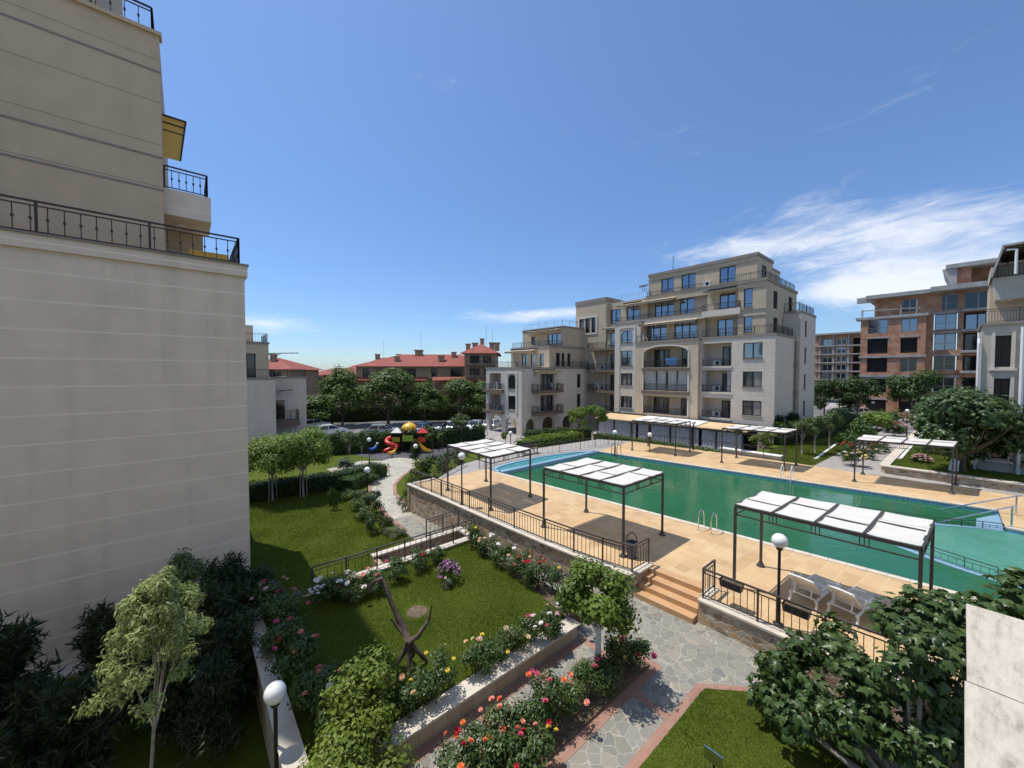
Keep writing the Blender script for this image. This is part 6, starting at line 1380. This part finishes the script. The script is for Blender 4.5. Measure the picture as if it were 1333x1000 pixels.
# long white pipes/edging boards lying on lawns
for lab,a,b in (('long white board lying across the far lawn',G(1061,598,-.04),G(1090,577,-.04)),('long white pole lying on the raised lawn by the path',G(1171,598,.37),G(1203,562,.37))):
    t = thing('white_pole',lab,'pole',a); MB().bar(a,b,.18,.06).build('pole',M['white'],t); MB().bar((a[0]-.02,a[1],a[2]-.03),(a[0]-.02,a[1]+.01,a[2]+.1),.2).build('end_block',M['coping'],t)
# ================================================================== PLAYGROUND
q = G(533,588,-1.6); T = thing('play_tower','colourful play tower with yellow dome roof, red spiral slide and yellow slide','playground',q)
X,Y,Z = q; ax = np.array((RT[0],RT[1],0)); ay = np.array((FW[0],FW[1],0)); az = np.array((0,0,1.0)); B = np.array(q)
def pp(a,b,c): return tuple(B+ax*a+ay*b+az*c)
for a in (-.55,.55):
    for b in (-.55,.55): MB().tube([pp(a,b,0),pp(a,b,2.55)],.055,8).build('post',M['dmetal'],T)
MB().lathe(pp(0,0,2.35),[(.78,0),(.80,.12),(.72,.34),(.52,.55),(.25,.66),(.12,.68),(.10,.78),(.02,.80)],16).build('dome_roof',M['yellow'],T,True)
mb = MB(); [mb.lathe(pp(-.35+.35*i,-.72,2.55),[(.06,0),(.08,.08),(.02,.15)],8) for i in range(3)]; mb.build('roof_ornament',M['limegreen'],T)
mb = MB(); mb.add([pp(-.6,-.6,1.1),pp(.6,-.6,1.1),pp(.6,.6,1.1),pp(-.6,.6,1.1),pp(-.6,-.6,1.2),pp(.6,-.6,1.2),pp(.6,.6,1.2),pp(-.6,.6,1.2)],[(0,3,2,1),(4,5,6,7),(0,1,5,4),(1,2,6,5),(2,3,7,6),(3,0,4,7)]); mb.build('platform',M['dmetal'],T)
MB().bar(pp(-.55,-.58,1.5),pp(.55,-.58,1.5),.06,.6).build('panel',M['limegreen'],T); MB().bar(pp(-.58,-.5,1.5),pp(-.58,.5,1.5),.06,.6).build('panel',M['orange'],T)
for i,(a,b,col,rc) in enumerate(((-1.35,.2,'white','limegreen'),(1.35,.1,'red','red'))):
    for da in (-.35,.35): MB().tube([pp(a+da,b,0),pp(a+da,b,2.0)],.05,7).build('post',M['dmetal'],T)
    mb = MB(); ps = [pp(a-.55,b-.4,2.0),pp(a+.55,b-.4,2.0),pp(a+.55,b+.4,2.0),pp(a-.55,b+.4,2.0),pp(a,b,2.55)]
    mb.add(ps,[(0,1,4),(1,2,4),(2,3,4),(3,0,4),(3,2,1,0)]); mb.build('side_roof',M[col],T); MB().bar(pp(a-.4,b-.4,1.3),pp(a+.4,b-.4,1.3),.06,.5).build('panel',M[rc],T)
    mb = MB(); mb.bar(pp(a-.4,b,1.1),pp(a+.4,b,1.1),.8,.08); mb.build('platform',M['dmetal'],T)
sp = []; 
for i in range(26):
    t = i/25; an = 2.2+t*7.0; r = .62; sp.append(pp(-1.45+r*math.cos(an)-.35*t,-.75+r*math.sin(an)*.8-.2*t,1.55-1.4*t))
MB().tube(sp,.21,9).build('spiral_slide',M['red'],T,True)
mb = MB(); a0 = [pp(.75,-.5+s,1.2) for s in (-.28,-.28,.28,.28)]
sl = [(.6,1.25),(.9,1.15),(1.5,.55),(1.95,.22),(2.3,.18)]
for (a,z),(c,w) in zip(sl[:-1],sl[1:]):
    mb.quad(pp(a,-1.0,z),pp(c,-1.0,w),pp(c,-.45,w),pp(a,-.45,z))
    for s in (-1.0,-.45): mb.bar(pp(a,s,z+.09),pp(c,s,w+.09),.06,.2)
mb.build('straight_slide',M['yellow'],T)
def rider(label, q, c1, c2):
    t = thing('spring_rider',label,'spring rider',q); x,y,z = q
    MB().tube([(x+.10*math.cos(k*1.1),y+.10*math.sin(k*1.1),z+.02*k) for k in range(20)],.02,5).build('spring',M['dmetal'],t)
    MB().tube([(x-.4,y,z+.62),(x-.2,y,z+.5),(x+.15,y,z+.5),(x+.38,y,z+.72),(x+.48,y,z+.95)],[.06,.16,.17,.11,.10],9).build('body',M[c1],t,True)
    MB().bar((x+.3,y-.2,z+.8),(x+.3,y+.2,z+.8),.04).build('handle',M[c2],t); MB().sphere((x+.5,y,z+1.0),.13,10,8).build('head',M[c2],t,True)
rider('blue and white spring rider at the left side of the playground',G(485,591,-1.6),'blue','white')
rider('yellow and red spring rider in front of the spiral slide',G(510,596,-1.6),'yellow','red')
# ================================================================== CARS
def carpaint(name, c):
    m,nt,b = nodes(name); b.inputs['Base Color'].default_value = rgb(c); b.inputs['Roughness'].default_value = .3; b.inputs['Coat Weight'].default_value = .6; b.inputs['Metallic'].default_value = .2; return m
PC = {'silver':carpaint('silver_paint',(.42,.46,.52)),'white':carpaint('white_car_paint',(.75,.76,.77)),'dark':carpaint('dark_car_paint',(.03,.035,.045)),'blue':carpaint('blue_car_paint',(.08,.16,.30))}
def car(label, loc, rz, paint, van=False, group='parked cars'):
    t = thing('parked_car',label,'car',(0,0,0),0,group); L,Wd = 4.3,1.78
    pr = [(-2.15,.35),(-2.12,.85),(-1.9,1.0),(1.0,1.0),(2.0,.84),(2.15,.6),(2.12,.32)] if not van else [(-2.3,.35),(-2.3,1.3),(2.0,1.2),(2.4,1.0),(2.45,.35)]
    roof = [(-1.85,.99),(-1.45,1.46),(.15,1.48),(1.05,.99)] if not van else [(-2.28,1.25),(-2.2,2.0),(1.2,2.0),(2.0,1.2)]
    def ext(ps, w0, w1=None):
        mb = MB(); n = len(ps); w1 = w1 or w0; zm = max(p[1] for p in ps); zl = min(p[1] for p in ps)
        ww = [w0+(w1-w0)*(p[1]-zl)/(zm-zl) for p in ps]
        mb.add([(p[0],-w/2,p[1]) for p,w in zip(ps,ww)]+[(p[0],w/2,p[1]) for p,w in zip(ps,ww)],[tuple(range(n)),tuple(range(2*n-1,n-1,-1))]+[(i,n+i,n+(i+1)%n,(i+1)%n) for i in range(n)]); return mb
    ext(pr,Wd,Wd*.96).build('body',PC[paint],t); ext(roof,Wd*.9,Wd*.70).build('windows',M['darkglass'],t)
    r1 = roof[1]; r2 = roof[2]; mb = MB(); mb.box(r1[0]-.05,r2[0]+.08,-Wd*.36,Wd*.36,r1[1]-.03,r1[1]+.05)
    for s in (-1,1):
        for (a,b),(c,d) in ((roof[0],roof[1]),(roof[2],roof[3])): mb.bar((a,s*Wd*.44,b),(c,s*Wd*.355,d) if a < 0 else (c,s*Wd*.44,d),.08)
        mb.bar((-.5,s*Wd*.45,1.0),(-.5,s*Wd*.36,r1[1]),.08)
    mb.build('roof',PC[paint],t)
    for x in (-1.35,1.35):
        for s in (-1,1):
            w = MB(); k = 14; ang = [2*math.pi*i/k for i in range(k)]; y0 = s*Wd/2-s*.18; y1 = s*Wd/2+s*.02
            w.add([(x+.32*math.cos(a),y0,.32+.32*math.sin(a)) for a in ang]+[(x+.32*math.cos(a),y1,.32+.32*math.sin(a)) for a in ang],[tuple(range(k)),tuple(range(2*k-1,k-1,-1))]+[(i,(i+1)%k,k+(i+1)%k,k+i) for i in range(k)])
            wh = w.build('wheel',M['plasticblack'],t); MB().poly([(x+.2*math.cos(a),y1+s*.006,.32+.2*math.sin(a)) for a in ang]).build('rim',M['steel'],wh)
    for s in (-1,1): MB().box(2.08 if not van else 2.4,2.16 if not van else 2.47,s*.62-.17,s*.62+.17,.62,.76).build('headlight',M['globe'],t); MB().box(-2.17 if not van else -2.32,-2.1 if not van else -2.28,s*.68-.12,s*.68+.12,.7,.86).build('taillight',M['red'],t)
    t.location = loc; t.rotation_euler = (0,0,rz); return t
yw = math.atan2(RT[1],RT[0])
for px,D,z,rz,pa,van,lab in ((499,50,-1.6,0.15,'silver',0,'silver car seen sideways over the parking hedge'),(428,50,-1.6,.9,'white',0,'white car at the left, nearest the grey terraced building'),(408,56,-1.6,1.0,'white',0,'white car half hidden behind the grey terraced building'),(553,52,-1.6,1.2,'blue',0,'blue car behind the play tower'),(576,53,-1.6,1.3,'dark',0,'dark car behind the hedge right of the play tower'),(590,54,-1.6,1.3,'white',0,'white car between the dark car and the beige building'),(622,55,-1.6,1.3,'silver',0,'silver car seen through the left arch of the arcade'),(641,56,-1.6,1.3,'white',0,'white car seen through the right arch of the arcade'),
    (1101,57,-.1,.2,'white',0,'white car left of the pair parked before the brick building'),(1121,58,-.1,.3,'white',0,'white car right of the pair parked before the brick building')):
    car(lab,at(px,D,z),yw+rz,pa,van)
# ================================================================== LIGHT, SKY, CAMERA
from mathutils import Vector
EL = R(68); AZ = (-.455,.89)
sv = Vector((AZ[0]*math.cos(EL),AZ[1]*math.cos(EL),math.sin(EL)))
sd = bpy.data.lights.new('sun','SUN'); sd.energy = SUN_E; sd.angle = R(.53); sd.color = (1,.955,.88)
so = bpy.data.objects.new('sun',sd); C.objects.link(so); so.rotation_euler = sv.to_track_quat('Z','Y').to_euler(); so.location = (0,0,60)
wd = bpy.data.worlds.new('World'); scene.world = wd; wd.use_nodes = True; nt = wd.node_tree
bg = nt.nodes['Background']; sky = N(nt,'ShaderNodeTexSky',sky_type='NISHITA'); sky.sun_disc = False; sky.sun_elevation = EL; sky.sun_rotation = math.atan2(AZ[0],AZ[1])
sky.air_density = 1.0; sky.dust_density = .4; sky.ozone_density = 2.2; sky.altitude = 20
tc = nt.nodes.new('ShaderNodeTexCoord'); sx = N(nt,'ShaderNodeSeparateXYZ'); nt.links.new(tc.outputs['Generated'],sx.inputs[0])
az = math_(nt,'MULTIPLY',math_(nt,'ARCTAN2',sx.outputs[1],sx.outputs[0]),57.2958); el = math_(nt,'MULTIPLY',math_(nt,'ARCSINE',sx.outputs[2]),57.2958)
rel = math_(nt,'SUBTRACT',49.6,az)   # degrees clockwise of the garden's long view
def cvec(a, b, c=0.0):
    v = N(nt,'ShaderNodeCombineXYZ'); 
    for i,x in enumerate((a,b,c)):
        if hasattr(x,'is_output'): nt.links.new(x,v.inputs[i])
        else: v.inputs[i].default_value = x
    return v.outputs[0]
def gauss(x, m, s):
    d = math_(nt,'DIVIDE',math_(nt,'SUBTRACT',x,m),s); return math_(nt,'EXPONENT',math_(nt,'MULTIPLY',math_(nt,'MULTIPLY',d,d),-1.0))
# streaky noise, slanted across the sky
sl = math_(nt,'ADD',el,math_(nt,'MULTIPLY',rel,-.04))
n1 = N(nt,'ShaderNodeTexNoise',i_Scale=1.0,i_Detail=8.0,i_Roughness=.62,i_Distortion=.6); nt.links.new(cvec(math_(nt,'MULTIPLY',rel,.075),math_(nt,'MULTIPLY',sl,.26),3.1),n1.inputs['Vector'])
n2 = N(nt,'ShaderNodeTexNoise',i_Scale=1.0,i_Detail=9.0,i_Roughness=.68,i_Distortion=.9); nt.links.new(cvec(math_(nt,'MULTIPLY',rel,.20),math_(nt,'MULTIPLY',sl,.75),7.7),n2.inputs['Vector'])
nz = math_(nt,'ADD',math_(nt,'MULTIPLY',n1.outputs['Fac'],.55),math_(nt,'MULTIPLY',n2.outputs['Fac'],.45))
env = None
for m,s,e,es,w in ((43,16,14.6,3.0,.44),(27,8,15.4,1.5,.25),(50,12,9.0,3.2,.42),(40,6,9.0,2.0,.26),(0,13,8.2,1.2,.36),(-33,9,6.3,1.4,.32),(9,6,8.9,.8,.2),(-12,30,2.0,1.8,.22),(30,26,26,7,.07),(36,7,19.5,2.0,.18),(0,34,40,9,.05),(50,16,34,8,.07),(150,62,50,22,.62)):  # last entry: unseen cloud bank behind the camera, added to brighten the left wall
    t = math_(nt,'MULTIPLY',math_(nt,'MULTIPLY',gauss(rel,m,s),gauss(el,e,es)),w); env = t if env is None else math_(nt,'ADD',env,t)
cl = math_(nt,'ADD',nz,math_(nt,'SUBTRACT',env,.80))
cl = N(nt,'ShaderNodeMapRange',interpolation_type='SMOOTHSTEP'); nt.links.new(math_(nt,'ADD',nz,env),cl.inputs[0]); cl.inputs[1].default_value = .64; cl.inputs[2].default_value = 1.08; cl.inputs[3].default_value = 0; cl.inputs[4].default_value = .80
up = math_(nt,'GREATER_THAN',sx.outputs[2],0.0)
mask = math_(nt,'MULTIPLY',cl.outputs[0],up)
lowc = N(nt,'ShaderNodeMapRange',interpolation_type='SMOOTHSTEP'); nt.links.new(el,lowc.inputs[0]); lowc.inputs[1].default_value = -2; lowc.inputs[2].default_value = 48
skc = mixc(nt,1.0,sky.outputs[0],mixc(nt,lowc.outputs[0],(.56,.70,.90),SKY_TINT),'MULTIPLY')
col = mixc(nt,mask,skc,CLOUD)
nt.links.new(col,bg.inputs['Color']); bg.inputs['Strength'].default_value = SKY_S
cd = bpy.data.cameras.new('camera'); co = bpy.data.objects.new('camera',cd); C.objects.link(co)
cd.sensor_width = 36; cd.lens = 36*FP/1333; cd.clip_start = .05; cd.clip_end = 9000
co.location = (0,0,H); d = Vector((FW[0]*CP,FW[1]*CP,-SP)); co.rotation_euler = d.to_track_quat('-Z','Y').to_euler()
scene.camera = co
scene.render.engine = 'CYCLES'
scene.view_settings.view_transform = 'Standard'; scene.view_settings.look = 'None'; scene.view_settings.gamma = 1; scene.view_settings.exposure = EXPO
